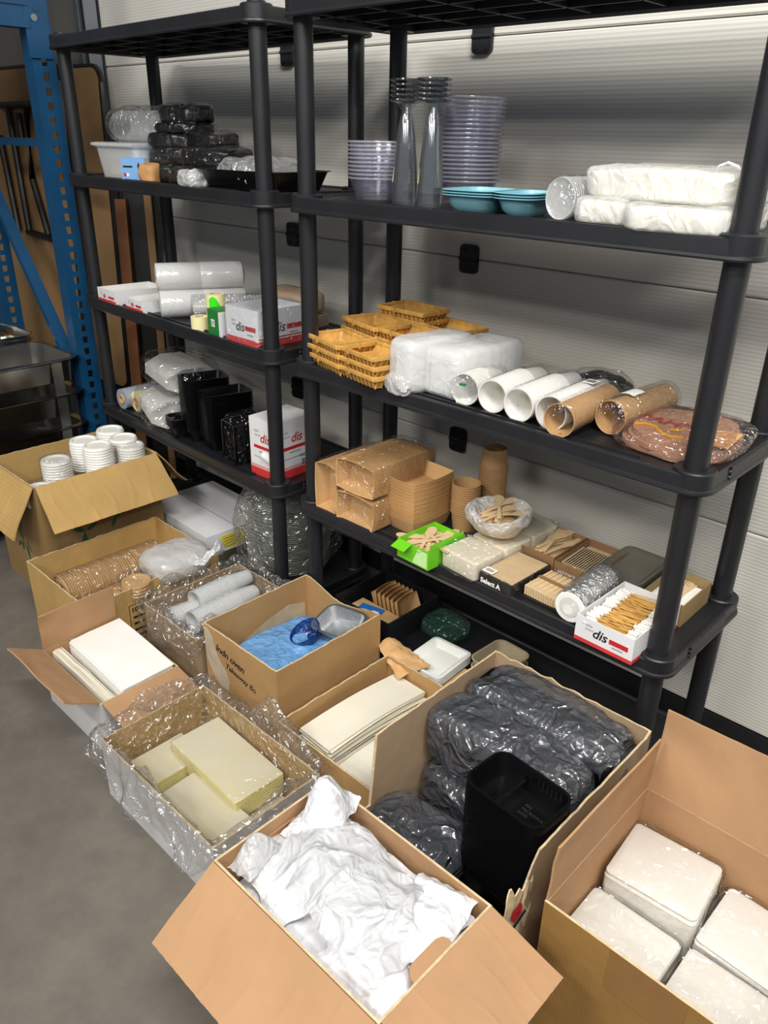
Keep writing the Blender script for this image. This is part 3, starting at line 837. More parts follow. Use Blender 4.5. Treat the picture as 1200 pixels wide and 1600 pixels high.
# 6 low white carton with liner and clear bags
k6 = carton('carton', 'low white-sided carton with clear liner and bundles of clear bags', .112, .61, -.853, -.535, .19, CARDWH, CARDY, seed=6, jag=.004)
liner('liner_bag', 'big crinkled clear liner bag spilling over the low white-sided carton', .112, .61, -.853, -.535, .19, .11, LINER, 6, .016, .13, (1.1, .35, .5, 1.25))
YBLK = [mat('pale_clear_bag_top', 'd9d2ba', .25, var=.08, vs=7, hex2='c9bf98'), mat('yellow_bag_edges', 'e3d77e', .3, var=.12, vs=40, stretch=(1, 1, 6))]
PACKS = [('film bundle of clear flat bags with yellow edge, the upper one', .345, -.63, .075, .30, .15, .06, -2), ('film bundle of clear flat bags nearest the carton front', .43, -.765, .05, .24, .13, .06, 3),
         ('film bundle of clear flat bags at the left end of the low carton', .205, -.72, .05, .12, .16, .05, 0)]
for i, (lb, x, y, z, w_, d_, h_, a) in enumerate(PACKS):
    t = thing('clear_bag_bundle', lb, 'clear bags', (x, y, z), R(a), 'bundles of clear flat bags')
    MB().loft([[(x, y, z) for x, y in rr(w_, d_, .004)] for z in (0, h_-.001)], True, False, 1).loft([[(x, y, z) for x, y in rr(q*w_, q*d_, .004)] for q, z in ((1, h_-.001), (.99, h_))], False, True, 0).build('bag_block', YBLK, t)
    b = MB()
    for k in range(7): b.loft([[(x, y, z) for x, y in rr(w_+.0016, d_+.0016, .004)] for z in (h_*(k+.35)/7, h_*(k+.65)/7)])
    b.build('bag_edges', YFILM, t)
    MB().blob(w_+.012, d_+.012, h_+.010, .16, .002, 14, 20+i, 64, 24, M=T(0, 0, -.004)).build('film_wrapper', FILM, t)
solo('clear_bag_bundle', MB().rbox(.44, .27, 0, .045, .01, .004), mat('pale_straw_film', 'efe9d2', .35, var=.1, vs=6), 'layer of clear bags lying flat on the bottom of the low carton', 'clear bags', (.361, -.694, .006), 0)

# 7 carton of white paper bags beside the handwritten carton
k7 = carton('carton', 'shallow brown carton of ivory paper bags beside the handwritten carton', .385, .768, -.485, -.052, .19, CARDO, CARDO, seed=7, jag=.004)
sheet2 = MB(); sheet2.slab(lambda u, v: ((u-.5)*.125, (v-.5)*.365, .010*math.sin(v*3.14)+.004*u), 8, 14, .0022)
S2 = None
for k in range(12):
    p = (.482+.004*math.sin(k*1.7), -.25+.003*math.sin(k*2.9), .148-.0048*k); lb = 'topmost ivory paper bag in the shallow brown carton' if k == 0 else 'ivory paper bag under the topmost in the shallow brown carton'
    if S2 is None: S2 = solo('paper_bag', sheet2, IVORY, lb, 'paper bag', p, R(-3), 'ivory paper bags', rx=R(0))
    else: dup(S2, p, R(-3+1.2*math.sin(k*2)), lb, 'ivory paper bags')
solo('paper_bag', MB().box(-.06, .06, -.18, .18, 0, .085), IVORY, 'block of ivory paper bags below the loose sheets', 'paper bags', (.482, -.26, .007), 0)
for k in range(4):
    dup(S2, (.625, -.29, .105-.006*k), R(-2+k), 'ivory paper bag in the lower right pile of the shallow carton', 'lower pile of paper bags')
solo('paper_bag', MB().box(-.06, .06, -.18, .18, 0, .080), IVORY, 'block of ivory paper bags under the lower right pile', 'paper bags', (.625, -.27, .007), 0)

# 8 big carton of black trays
def rim8(s, u):
    if s == 0: return -.20 + .01*noise.noise(Vector((u*9, 0, 0)))
    if s == 1: return -.19*max(0, 1-u*6) - .01 + .006*noise.noise(Vector((u*9, 3, 0)))
    if s == 3: return -.0 if u < .83 else -.20
    return .006*noise.noise(Vector((u*14, 7, 0)))
k8 = carton('carton', 'big torn carton of black trays in grey film', .775, 1.215, -.61, -.058, .405, CARDG, CARDG, seed=8, jag=.004, rim=rim8)
b = MB(); b.slab(lambda u, v: (.2205+.004*noise.noise(Vector((u*6, v*6, 1))), -.276+.085*u+.01*noise.noise(Vector((v*7, 0, 5))), .10+v*(.24+.05*noise.noise(Vector((u*4, 5, 0))))), 20, 14, .003)
b.build('torn_flap', RAW, k8)
text(k8, 'e', .075, (.2250, -.262, .27), (0, 1, 0), (0, 0, 1), INKR, 0, 'printed_letter', .003)
for z in (.13, .16, .19, .22): decal(k8, 'printed_mark', circ(.006, 12), (.2250, -.25, z), (0, 1, 0), (0, 0, 1), INKB)
decal(k8, 'printed_mark', rect(0, 0, .05, .012), (.2250, -.255, .24), (0, 1, .4), (0, -.4, 1), INKB)
def bundle(label, x, y, z, sx, sy, sz, rz, seed, e=.55):
    t = thing('tray_bundle', label, 'tray bundle', (x, y, z), R(rz), 'film wrapped bundles of black trays')
    b = MB(); n = 26
    for k in range(n):
        xx = -sx*.44 + sx*.88*k/(n-1)
        b.loft([[(xx+dx, p*q, s2*q+sz*.48) for p, s2 in rr(sy*.84, sz*.84, min(sy, sz)*.3)] for dx, q in ((0, .9), (0, 1.0), (.006, .985), (sx*.88/(n-1), .9))])
    b.build('tray_stack', BLK2, t)
    MB().blob(sx, sy, sz, e, .011, 11, seed, 120, 64).build('film_wrapper', SMOKE, t)
bundle('film wrapped bundle of black trays along the back of the big torn carton', .997, -.146, .25, .425, .172, .165, 0, 31)
bundle('film wrapped bundle of black trays in the middle of the big torn carton', .985, -.290, .238, .405, .160, .170, -1, 32)
bundle('low film wrapped bundle at the open front of the big torn carton', .905, -.51, .10, .23, .17, .13, 8, 33)
bundle('lower film wrapped bundle under the two upper ones in the big torn carton', .995, -.225, .008, .415, .31, .232, 0, 34, .3)
solo('packing_block', MB().box(-.20, .20, -.095, .095, 0, .085), BLK2, 'black tray bundles filling the lower front of the big torn carton', 'trays', (.995, -.505, .007), 0)
# two-compartment black trays, nested
def tray2():
    b = MB(); w, d, h = .185, .125, .05
    b.loft(tray_rings(w, d, h, .013, .026, .005, .0012))
    b.box(-.022, -.017, -d/2+.012, d/2-.012, .001, .040); b.box(-.026, -.013, -d/2+.014, d/2-.014, .001, .030)
    for k in range(7):
        for sy in (-1, 1): b.box(.0+k*.011, .004+k*.011, sy*(d/2-.006)-.0025, sy*(d/2-.006)+.0025, .024, .044)
    return b
TR2 = None
for k in range(44):
    z = .375-.0052*k; lb = 'open two-compartment black tray on top of the tall nested pile' if k == 0 else 'two-compartment black tray nested in the tall pile in the torn carton'
    if z < .11: break
    if TR2 is None:
        TR2 = thing('black_tray', lb, 'tray', (1.108, -.435, z), R(-4), 'nested two-compartment black trays')
        tb = tray2().build('tray_body', BLK2, TR2)
        for i, s_ in enumerate(('PP5', 'MICROWAVE', 'SAFE')): text(TR2, s_, .011, (.012, .012-.012*i, .0020), (1, 0, 0), (0, 1, 0), mat('embossed_plastic', '3a3a3e', .3), name='embossed_text')
        proto = tb
    else:
        o = proto.copy(); COL.objects.link(o); o.parent = None; o.name = 'black_tray'
        o.location = (1.108+.0004*math.sin(k*2), -.435+.0004*math.cos(k*3), z); o.rotation_euler = (0, 0, R(-4))
        tag(o, lb, 'tray', 'nested two-compartment black trays')

# 9 front carton of white carrier bags
k9 = carton('carton', 'front open brown carton heaped with white carrier bags', .765, 1.207, -.945, -.648, .36, CARD9, CARD9, seed=9, jag=0,
            flaps=((0, .17, 122, -.0, -.0, .003), (1, .16, 104, 0, 0, .003)))
b = MB(); tab = [(-.04, -.02)] + [(.04*math.cos(R(a)), .022*math.sin(R(a))) for a in range(0, 181, 20)] + [(-.04, -.02)]
tabp = [(-.05, 0), (.05, 0), (.05, .012), (.042, .022), (.03, .026), (-.03, .026), (-.042, .022), (-.05, .012)]
b.prism(tabp, -.002, .002, M=T(-.214, 0, .325) @ Matrix.Rotation(R(90), 4, 'Z') @ Matrix.Rotation(R(15), 4, 'X')); b.build('hand_hole_tab', CARD9, k9)
b = MB(); b.prism(tabp, -.002, .002, M=T(.217, -.01, .357) @ Matrix.Rotation(R(90), 4, 'Z') @ Matrix.Rotation(R(30), 4, 'X')); b.build('hand_hole_tab', CARD9, k9)
solo('carrier_bags', MB().blob(.425, .28, .285, .2, .004, 9, 8), BAGW, 'folded white carrier bags filling the front carton below the loose ones', 'carrier bags', (.986, -.7965, .008), 0)
def crumple(label, x, y, z, w_, d_, amp, seed, m=BAGW, rz=0, dome=.02, nm='carrier_bag', sc=9, rx=0, ry=0, n=70):
    b = MB()
    def fn(u, v):
        px, py = (u-.5)*w_, (v-.5)*d_
        ed = 1+.10*noise.noise(Vector((u*5, v*5, seed)))
        zz = dome*(1-(2*u-1)**2)*(1-(2*v-1)**2)*1.5 + amp*max(-.4, fold((px, py, seed*.3), sc, seed))
        return (px*ed, py*ed, zz)
    b.slab(fn, n, int(n*max(.5, min(1.5, d_/w_))), .0012)
    return solo(nm, b, m, label, 'carrier bag', (x, y, z), R(rz), 'white carrier bags in the front carton', rx=R(rx), ry=R(ry))
crumple('flat white carrier bag along the right side of the front carton', 1.03, -.735, .318, .31, .13, .008, 41, rz=2, dome=.012)
crumple('smooth white carrier bag at the left end of the front carton', .865, -.815, .306, .19, .19, .010, 42, rz=-12, dome=.02)
crumple('folded white carrier bag lying at the near corner of the front carton', 1.11, -.87, .309, .17, .11, .012, 43, rz=5, dome=.015)
crumple('crinkled clear-white carrier bag lying across the middle of the heap', 1.00, -.80, .345, .34, .20, .024, 44, m=MILK, rz=-8, dome=.035, sc=11, n=100)
crumple('white carrier bag crumpled over the right end of the heap', 1.135, -.745, .335, .12, .17, .018, 45, rz=10, dome=.02)
crumple('upright ruffled white carrier bag at the far end of the front carton', .835, -.715, .345, .10, .12, .030, 46, rz=20, dome=.06, sc=14)
crumple('square folded white carrier bag flap by the hand hole', .805, -.765, .345, .05, .07, .003, 47, rz=-5, dome=.004, ry=-25, rx=15)
crumple('small bunched clear-white bag in the left corner of the front carton', .80, -.87, .325, .06, .10, .015, 48, m=MILK, rz=10, dome=.04, sc=16)

# 10 right front carton of napkin packs
k10 = carton('carton', 'right front open carton holding packs of white napkins', 1.266, 1.70, -.565, -.165, .35, board('shade_darkened_cardboard', '96723f', 'X', .1), CARD9, seed=10, jag=.001,  # outer board colour darkened to carry the shade on the front wall
             flaps=((2, .20, 8, 0, 0, .004), (3, .14, -3, .0, .0, .002)), bulge=.0)
decal(k10, 'paper_tape', rect(0, 0, .14, .10), (-.08, -.2006, .25), (1, 0, 0), (0, 0, 1), mat('brown_tape', '8f6a3c', .35))
def napkins(label, x, y, z, w_, d_, h_, rz, seed, rx=0):
    t = thing('napkin_pack', label, 'napkin pack', (x, y, z), R(rz), 'film wrapped napkin packs', rx=R(rx))
    b = MB(); n = 14; rg = []
    for k in range(n+1):
        q = k/n; e = .010*(1-math.sqrt(max(0, 1-(max(0, q-.85)/.15)**2)))*1.2; z = h_*q
        for dz, s_ in ((0, .0012), (h_/n*.5, 0)):
            if k == n and dz: continue
            rg.append([(x*(1+.02*noise.noise(Vector((x*20, y*20, z*9+seed)))), y*(1+.02*noise.noise(Vector((x*20, y*20, z*9+seed+3)))), z+dz+.004*q*noise.noise(Vector((x*14, y*14, seed)))) for x, y in rr(w_-2*e-2*s_, d_-2*e-2*s_, .012)])
    b.loft(rg)
    b.build('napkins', TISSUE, t)
    MB().blob(w_+.010, d_+.010, h_+.010, .17, .0045, 13, seed, 110, 50, M=T(0, 0, -.002)).build('film_wrapper', FILMG2, t)
    b = MB(); b.slab(lambda u, v: (w_/2+.004+.02*v, (u-.5)*d_*.6*(1-.3*v), h_*.55+.012*fold((u, v, seed), 3, seed)), 16, 4, .0008); b.build('film_seal', FILMG, t)
solo('napkin_pack', MB().box(-.20, .20, -.185, .185, 0, .085), TISSUE, 'lower layer of napkin packs on the bottom of the right front carton', 'napkin pack', (1.483, -.365, .007), 0)
napkins('plump napkin pack in the far left corner, highest of the packs', 1.372, -.268, .10, .190, .168, .175, 4, 51)
napkins('napkin pack nearest the front wall on the left side', 1.370, -.457, .096, .190, .190, .130, 0, 52)
napkins('napkin pack on the far right side of the carton', 1.573, -.268, .096, .190, .168, .145, -2, 53)
napkins('flat topped napkin pack at the near right of the carton', 1.573, -.457, .096, .190, .190, .140, 0, 54)

# ------------------------------------------------------------------ right unit, upper tier
BOWL = MB().lathe([(.055, 0), (.058, .004), (.074, .052), (.079, .055), (.080, .058), (.077, .058), (.072, .053), (.056, .006), (.0, .005), (.0, .001)], 40)
BWR = film('bowl_rim_plastic', tint='e8e8f0', gloss=.12, k=.9, milk=.35, bump=.02, bs=30, rough=.1, milkcol='eceaf6')
BW = None
def bowls(x, y, n, pit, sc, top, rest, grp, lean=0):
    global BW
    for k in range(n):
        z = ZB+.0005+pit*k; lb = top if k == n-1 else rest
        p = (x+lean*max(0, k-n*.55), y, z)
        if BW is None:
            BW = thing('clear_bowl', lb, 'plastic bowl', p, 0, grp); BOWL.build('bowl_body', CLEAR, BW)
            MB().lathe([(.0785, .0535), (.0815, .0545), (.0820, .0565), (.0815, .0585), (.0785, .0590)], 40).build('rim', BWR, BW)
        else: dup(BW, p, k*.7, lb, grp, ry=lean*max(0, k-n*.55)*3)
bowls(.172, .10, 10, .0095, 1, 'topmost clear bowl of the low stack left of the flutes', 'clear bowl in the low stack left of the flutes', 'low stack of clear bowls')
bowls(.378, .215, 20, .0098, 1, 'topmost clear bowl of the tall stack behind the flutes', 'clear bowl in the tall stack behind the flutes', 'tall stack of clear bowls', .0006)
FLP = [(.0385, .262), (.040, .264), (.0385, .266), (.02, .258), (.008, .235), (.006, .205), (.011, .185), (.021, .15), (.028, .08), (.031, .0), (.0300, 0), (.027, .08), (.020, .15), (.010, .186), (.003, .20)]
FLP = [(.024, .226), (.012, .212), (.0075, .190), (.0085, .176), (.015, .155), (.022, .12), (.028, .06), (.0315, 0), (.0305, 0), (.027, .06), (.021, .12), (.014, .155), (.007, .172), (0, .176)]
FL = MB().lathe(FLP, 32)
fm = film('flute_plastic', tint='f7f8f9', gloss=.06, k=1.0, milk=.015, bump=.01, bs=30, rough=.05)
STK = mat('cream_sticker', 'd9cf9f', .6, var=.1, vs=60)
FT = None
for nm, fx_, fy_ in (('left', .315, .045), ('right', .398, .045)):
    for k in range(5):
        p = (fx_, fy_, ZB+.0005+.0105*k)
        lb = ('topmost upside-down clear flute of the %s pair stack' % nm) if k == 4 else ('upside-down clear flute nested in the %s stack of flutes' % nm)
        if FT is None:
            FT = thing('champagne_flute', lb, 'flute', p, 0, 'left stack of flutes')
            FL.build('glass_body', fm, FT)
            MB().lathe([(.0, .2325), (.040, .2345), (.0405, .2325), (.039, .2300), (.024, .226)], 32).build('foot', film('flute_foot_plastic', tint='b4b8be', gloss=.16, k=1.0, milk=.02, bump=.02, bs=30, rough=.06), FT)  # foot tinted dark to stand for the dark reflections on the rims
        else: c = dup(FT, p, 0, lb, nm+' stack of flutes')
        if k == 4:
            root = FT if FT['label'] == lb else c
            b = MB(); b.slab(lambda u, v: (.0318*math.cos(R(200+40*u))*(1-.12*v), .0318*math.sin(R(200+40*u))*(1-.12*v), .012+.034*v), 8, 4, .0006)
            o = b.build('sticker', STK, root); tag(o, 'cream paper sticker')

def divided(b):
    b.loft(tray_rings(.225, .165, .040, .018, .035, .006, .0018))
    for s in (-1, 1): pass
    b.box(.022, .030, -.07, .07, .002, .034); b.box(-.10, .022, -.004, .004, .002, .034)
    return b
DV = None
for k in range(3):
    lb = ['lowest teal compartment tray on the upper right shelf', 'middle teal compartment tray on the upper right shelf', 'topmost teal compartment tray on the upper right shelf'][k]
    p = (.585, .075, ZB+.0005+.0055*k)
    b = MB()
    # two rounded wells joined by a flat rim
    for (wx, ww) in ((-.052, .125), (.070, .085)):
        b.loft([[(x+wx, y, z) for x, y in rr(w1, d1, r1)] for w1, d1, r1, z in ((ww-.03, .10, .03, 0), (ww-.012, .13, .035, .012), (ww, .145, .035, .034), (ww-.004, .141, .034, .034), (ww-.016, .126, .03, .013), (ww-.033, .097, .028, .002))])
    b.loft([[(x, y, z) for x, y in rr(.245, .165, .04)] for z in (.0335, .0365)], True, False)
    b.loft([[(x, y, .0365) for x, y in rr(.245, .165, .04)], [(x, y, .0365) for x, y in rr(.236, .156, .036)]], False, False)
    if DV is None:
        DV = solo('compartment_tray', MB(), TEAL, lb, 'compartment tray', p, 0, 'teal compartment trays') if False else None
    b2 = MB()
    for (wx, ww) in ((-.052, .125), (.070, .090)):
        b2.loft([[(x+wx, y, z) for x, y in rr(w1, d1, r1)] for w1, d1, r1, z in ((ww-.03, .10, .03, 0), (ww-.012, .13, .035, .012), (ww, .150, .035, .036), (ww+.022, .168, .04, .0365), (ww+.022, .168, .04, .038), (ww-.004, .146, .034, .038), (ww-.016, .126, .03, .014), (ww-.033, .097, .028, .002))])
    solo('compartment_tray', b2, TEAL, lb, 'compartment tray', p, R(4), 'teal compartment trays')

t = thing('lid_sleeve', 'clear film sleeve of round lids with crinkled end on the upper right shelf', 'lid sleeve', (.785, .005, ZB+.0455), R(-12), rx=R(-90))
b = MB(); b.lathe([(.0, .006), (.030, .006), (.036, .003), (.041, 0), (.042, .002), (.036, .006), (.03, .008), (0, .008)], 32); o = b.build('lid', CLEARW, t)
for k in range(1, 26): pcopy(o, (0, 0, k*.0062))
b = MB(); b.grid(lambda u, v: ((lambda a, r_: (r_*math.cos(a), r_*math.sin(a), -.006+v*.19))(2*math.pi*u, .0445*(1+.015*fold((math.cos(2*math.pi*u), math.sin(2*math.pi*u), v*3), 2.5, 6)) * min(1, v/.05+.02))), 40, 40); b.build('film_wrapper', FILMG, t)
BAGP = [('white plastic-wrapped bundle at the lower left beside the clear sleeve', .885, .10, 0, .115, .22, .050, 0), ('white plastic-wrapped bundle with knotted end next to the right post', 1.045, .085, 0, .20, .25, .046, 3),
        ('white plastic carrier bag bundle lying on top of the other two', .985, .115, .047, .31, .22, .060, -2)]
for i, (lb, x, y, z, w_, d_, h_, a) in enumerate(BAGP):
    t = thing('wrapped_bundle', lb, 'wrapped bundle', (x, y, ZB+.001+z), R(a), 'white wrapped bundles')
    MB().blob(w_-.006, d_-.006, h_-.004, .28, .003, 10, 70+i, 48, 24).build('contents', IVORY, t)
    MB().blob(w_+.004, d_+.004, h_+.003, .3, .006, 15, 60+i, 90, 44).build('plastic_bag', MILK, t)
    if i == 2:
        b = MB(); b.tube([(.08, -.02, h_-.006), (.085, -.02, h_+.008), (.10, -.02, h_+.014), (.12, -.02, h_+.008), (.128, -.02, h_-.006)], .003, 8); b.build('bag_handle', BAGW, t)
        b = MB(); b.slab(lambda u, v: (.10+.07*u, .03+.02*v, h_-.01+.035*v*(1-.5*u)), 8, 6, .0006); b.build('loose_corner', FILMG, t)

# ------------------------------------------------------------------ right unit, second tier from the door: baskets, bags, cups
def basket():
    t = thing('bamboo_basket', 'x', 'basket')
    w, d, h = .19, .125, .036
    b = MB(); b.loft(tray_rings(w-.012, d-.012, h-.006, .012, .008, 0, .002))
    # woven strips on the walls and floor
    for k in range(9):
        x = -w/2+.02+k*(w-.04)/8; b.box(x-.0065, x+.0065, -d/2+.018, d/2-.018, .002, .0042 if k % 2 else .0034)
    for k in range(6):
        y = -d/2+.024+k*(d-.048)/5; b.box(-w/2+.018, w/2-.018, y-.005, y+.005, .0025, .0038)
    for k in range(10):
        x = -w/2+.014+k*(w-.028)/9
        for s in (-1, 1): b.bar((x, s*(d/2-.0135), .002), (x, s*(d/2-.004), h-.006), .008, .002)
    for k in range(6):
        y = -d/2+.014+k*(d-.028)/5
        for s in (-1, 1): b.bar((s*(w/2-.0135), y, .002), (s*(w/2-.004), y, h-.006), .002, .008)
    b.build('woven_body', BAMB, t)
    b = MB()
    for s in (-1, 1):
        b.rbox(w, .0055, h-.013, h, .0025, .0020, M=T(0, s*(d/2-.003), 0)); b.rbox(.0055, d-.012, h-.0135, h-.0005, .0025, .002, M=T(s*(w/2-.003), 0, 0))
        b.rbox(w-.012, .004, h-.011, h-.001, .0018, .0015, M=T(0, s*(d/2-.0078), 0)); b.rbox(.004, d-.02, h-.011, h-.001, .0018, .0015, M=T(s*(w/2-.0078), 0, 0))
        for x in (-.02,): b.box(x-.0025, x+.0025, s*(d/2-.004)-.007, s*(d/2-.004)+.0055, h-.0145, h+.0008)
        for y in (.01,): b.box(s*(w/2-.004)-.007, s*(w/2-.004)+.0055, y-.0025, y+.0025, h-.015, h+.0006)
    b.build('rim', BAMB, t)
    return t
BK = basket(); first = True
for x, y, n, a, nm in ((.104, .022, 3, -14, 'front left'), (.252, -.002, 3, -10, 'front right'), (.10, .165, 4, -14, 'back left'), (.268, .145, 4, -8, 'middle'), (.29, .285, 4, -8, 'far right'), (.135, .298, 5, -3, 'hindmost')):
    for k in range(n):
        lb = 'topmost open bamboo basket of the %s stack' % nm if k == n-1 else 'bamboo basket under the top one of the %s stack' % nm
        p = (x+.002*math.sin(k*3+x), y+.002*math.cos(k*2), ZC+.0005+.027*k)
        if first: BK.location = p; BK.rotation_euler = (0, 0, R(a)); tag(BK, lb, 'basket', nm+' basket stack'); first = False
        else: dup(BK, p, R(a+1.5*math.sin(k*2)), lb, nm+' basket stack')

def bag_of(label, x, y, w_, d_, h_, rz, seed, ruffle):
    t = thing('plastic_bag', label, 'plastic bag', (x, y, ZC+.001), R(rz))
    b = MB()
    b.rbox(w_*.92, d_*.92, .004, h_*.95, .02, .012)
    for k in range(9): b.rbox(.006, d_*.94, .008, h_*.93, .002, M=T(-w_*.36+w_*.09*k, 0, 0))
    b.build('contents', FOAM, t)
    MB().blob(w_+.016, d_+.016, h_+.006, .28, .0045, 13, seed, 110, 60).build('bag_film', MILKS, t)
    if ruffle:
        MB().blob(w_*.95, .035, .042, .6, .012, 38, seed+3, 60, 30, M=T(-.006, -d_/2-.008, 0)).build('knotted_end', MILK, t)
bag_of('upright white translucent bag with a frilly knot beside the baskets', .402, .075, .082, .21, .132, -7, 81, True)
bag_of('larger white translucent bag between the frilly bag and paper cups', .502, .130, .112, .25, .125, -5, 82, False)

CUPW = MB().lathe(cup_prof(.0385, .028, .088, .0009, .0022), 32)
CUPI = MB().lathe([(.0377, .0865), (.0272, .0045), (0, .0045)], 32)
CRM = mat('cream_cup_lining', 'efe9cf', .45, var=.02)
def cup_sleeve(label, x, y, n, pit, rz, wm=WCUP, im=CRM, fm_=FILM, r=.0385, z=None, extra=None):
    t = thing('cup_sleeve', label, 'cup sleeve', (x, y, (z if z else ZC+.0425)), R(rz), 'wrapped sleeves of paper cups')
    o = None
    for k in range(n):
        if o is None:
            o = CUPW.build('cup', wm, t); o.rotation_euler = (R(90), 0, 0); o.location = (0, .088, 0)
            li = CUPI.build('cup_lining', im, o); tag(li, 'cream cup inside')
        else: pcopy(o, (.0003*math.sin(k*2), .088+pit*k, 0), (R(90), 0, 0))
    L = n*pit+.088
    def fn(u, v):
        a = 2*math.pi*u; rad = (.0432 - .010*max(0, v-.55)/.45)*(1+.012*(1+fold((math.cos(a)*.1, math.sin(a)*.1, v*L), 22, x*9))); yy = -.004+v*(L+.02)
        if v < .10: rad *= math.sqrt(max(0, v/.10)); yy = -.004+.004*fold((math.cos(a), math.sin(a), v*6), 2, 3)*(1-v/.1)
        if v > .93: rad *= (1-v)/.07
        return (rad*math.cos(a), yy, rad*math.sin(a))
    MB().grid(fn, 44, 46).build('film_wrapper', fm_, t)
    return t
s1 = cup_sleeve('leftmost wrapped sleeve of white paper cups tied with a green clip', .572, .002, 9, .0085, 8, fm_=FILMG)
b = MB(); b.box(-.008, .008, -.014, -.006, .012, .017); tag(b.build('green_clip', DGREEN, s1), 'green clip')
cup_sleeve('second wrapped sleeve of white paper cups, narrow gap right of the clipped one', .655, .005, 17, .0085, 4)
cup_sleeve('third wrapped sleeve of white paper cups from the left', .738, -.005, 21, .0085, 2)
s4 = cup_sleeve('rightmost wrapped sleeve of white paper cups with a barcode label', .824, .0, 21, .0085, 2)
decal(s4, 'barcode_label', rect(-.012, -.02, .030, .036), (.008, .16, .0437), (1, 0, 0), (0, 1, 0), PAPER)
for i in range(9): decal(s4, 'printed_bar', rect(-.008+i*.0026, -.01, .0012, .018), (.008, .16, .0442), (1, 0, 0), (0, 1, 0), INKB)
for nm, x, y, a in (('wrapped bundle of black lids behind the barcode sleeve', .80, .285, 70),):
    t = thing('black_lid_bundle', nm, 'lid bundle', (x, y, ZC+.001), R(a))
    MB().blob(.09, .16, .07, .6, .006, 14, 90, 40, 24).build('black_lids', BLK2, t)
    MB().blob(.10, .17, .078, .6, .008, 16, 91, 60, 30).build('film_wrapper', FILMG, t)
# kraft cup sleeves
def kraft_sleeve(label, x, y, z, L, rz, r, fm_, sticker=False):
    t = thing('kraft_cup_sleeve', label, 'cup sleeve', (x, y, z), R(rz), 'sleeves of kraft cups')
    b = MB(); b.lathe([(r-.012, .10), (r-.004, .02), (r-.001, .001), (r+.001, 0), (r+.0015, .002), (r-.001, .004), (r-.0015, L*.5), (r-.004, L), (.0, L)], 36, M=Matrix.Rotation(R(-90), 4, 'X'))
    b.build('cup_stack', KRAFTC, t)
    def fn(u, v):
        a = 2*math.pi*u; rad = (r+.004)*(1+.03*fold((math.cos(a)*.1, math.sin(a)*.1, v*L), 20, x*9)); yy = -.012+v*(L+.03)
        if v < .06: rad *= .3+.7*v/.06
        if v > .95: rad *= (1-v)/.05
        return (rad*math.cos(a), yy, rad*math.sin(a))
    MB().grid(fn, 44, 46).build('film_wrapper', fm_, t)
    if sticker:
        b = MB(); b.slab(lambda u, v: ((r+.006)*math.cos(R(70+45*u)), .06+.05*v, (r+.006)*math.sin(R(70+45*u))), 8, 4, .0005); tag(b.build('label', PAPER, t), 'small white label')
kraft_sleeve('open ended sleeve of kraft cups resting on the shelf front edge', .862, -.026, ZC+.040, .24, 3, .0375, FILM)
kraft_sleeve('film wrapped sleeve of kraft cups with a small white label', .935, .07, ZC+.043, .24, -4, .038, FILMG, True)
# round kraft bundle with red and yellow print
rb = thing('kraft_bag_bundle', 'film wrapped bundle of folded kraft bags with red and yellow print', 'bag bundle', (1.075, .155, ZC+.001), R(4))
b = MB()
for k in range(3): b.loft([[(x*(1+.10*noise.noise(Vector((x*14, y*14, k*3)))), y*(1+.10*noise.noise(Vector((x*14, y*14, k*3+7)))), z) for x, y in rr(.235-.008*k, .27-.012*k, .105, 9)] for z in (.0015+.012*k, .0125+.0122*k)])
b.build('kraft_bags', mat('pinkish_kraft', 'b8977c', .7, var=.08, vs=14), rb)
MB().blob(.27, .305, .046, .62, .004, 20, 96, 120, 30).build('film_wrapper', PINKF, rb)
b = MB(); b.slab(lambda u, v: (.035+.085*u, -.09+.10*v, .0400+.004*u*v), 6, 6, .002); tag(b.build('loose_kraft_sheet', KRAFT, rb), 'loose torn kraft sheet')
text(rb, 'PAHNTE', .052, (-.108, -.020, .0402), (1, -.06, 0), (.06, 1, 0), INKR, .1, 'printed_text', .0006, 1.0)
b = MB(); b.tube([(-.090, -.070, .039), (-.072, -.050, .039), (-.045, -.056, .039), (-.018, -.090, .039), (.002, -.098, .039), (.026, -.086, .039)], .0042, 6); tag(b.build('printed_swoosh', INKY, rb), 'yellow swoosh')
b = MB(); b.prism([(0, 0), (.03, .012), (.035, .03), (.012, .02)], .0385, .0402, M=T(-.024, -.062, 0)); tag(b.build('printed_shape', INKY, rb), 'yellow shape')

# ------------------------------------------------------------------ right unit, third tier: kraft trays, cutlery
def boat(w, d, h, tp=.012, bow=.006, t=.0012):
    b = MB(); rg = []
    def ring(w_, d_, z, bw):
        p = []
        n = 8
        cs = [(-w_/2, -d_/2), (w_/2, -d_/2), (w_/2, d_/2), (-w_/2, d_/2)]
        for s in range(4):
            a, c = cs[s], cs[(s+1) % 4]; nx, ny = ((0, -1), (1, 0), (0, 1), (-1, 0))[s]
            for i in range(n):
                u = i/n; q = math.sin(math.pi*u)
                p.append((a[0]+(c[0]-a[0])*u+nx*bw*q, a[1]+(c[1]-a[1])*u+ny*bw*q, z - (.4*bw*q if z > .01 else 0)))
        return p
    b.loft([ring(w-2*tp, d-2*tp, 0, 0), ring(w, d, h, bow), ring(w-2*t, d-2*t, h, bow), ring(w-2*tp-2*t, d-2*tp-2*t, t, 0)])
    return b
KB = None; NKB = 27
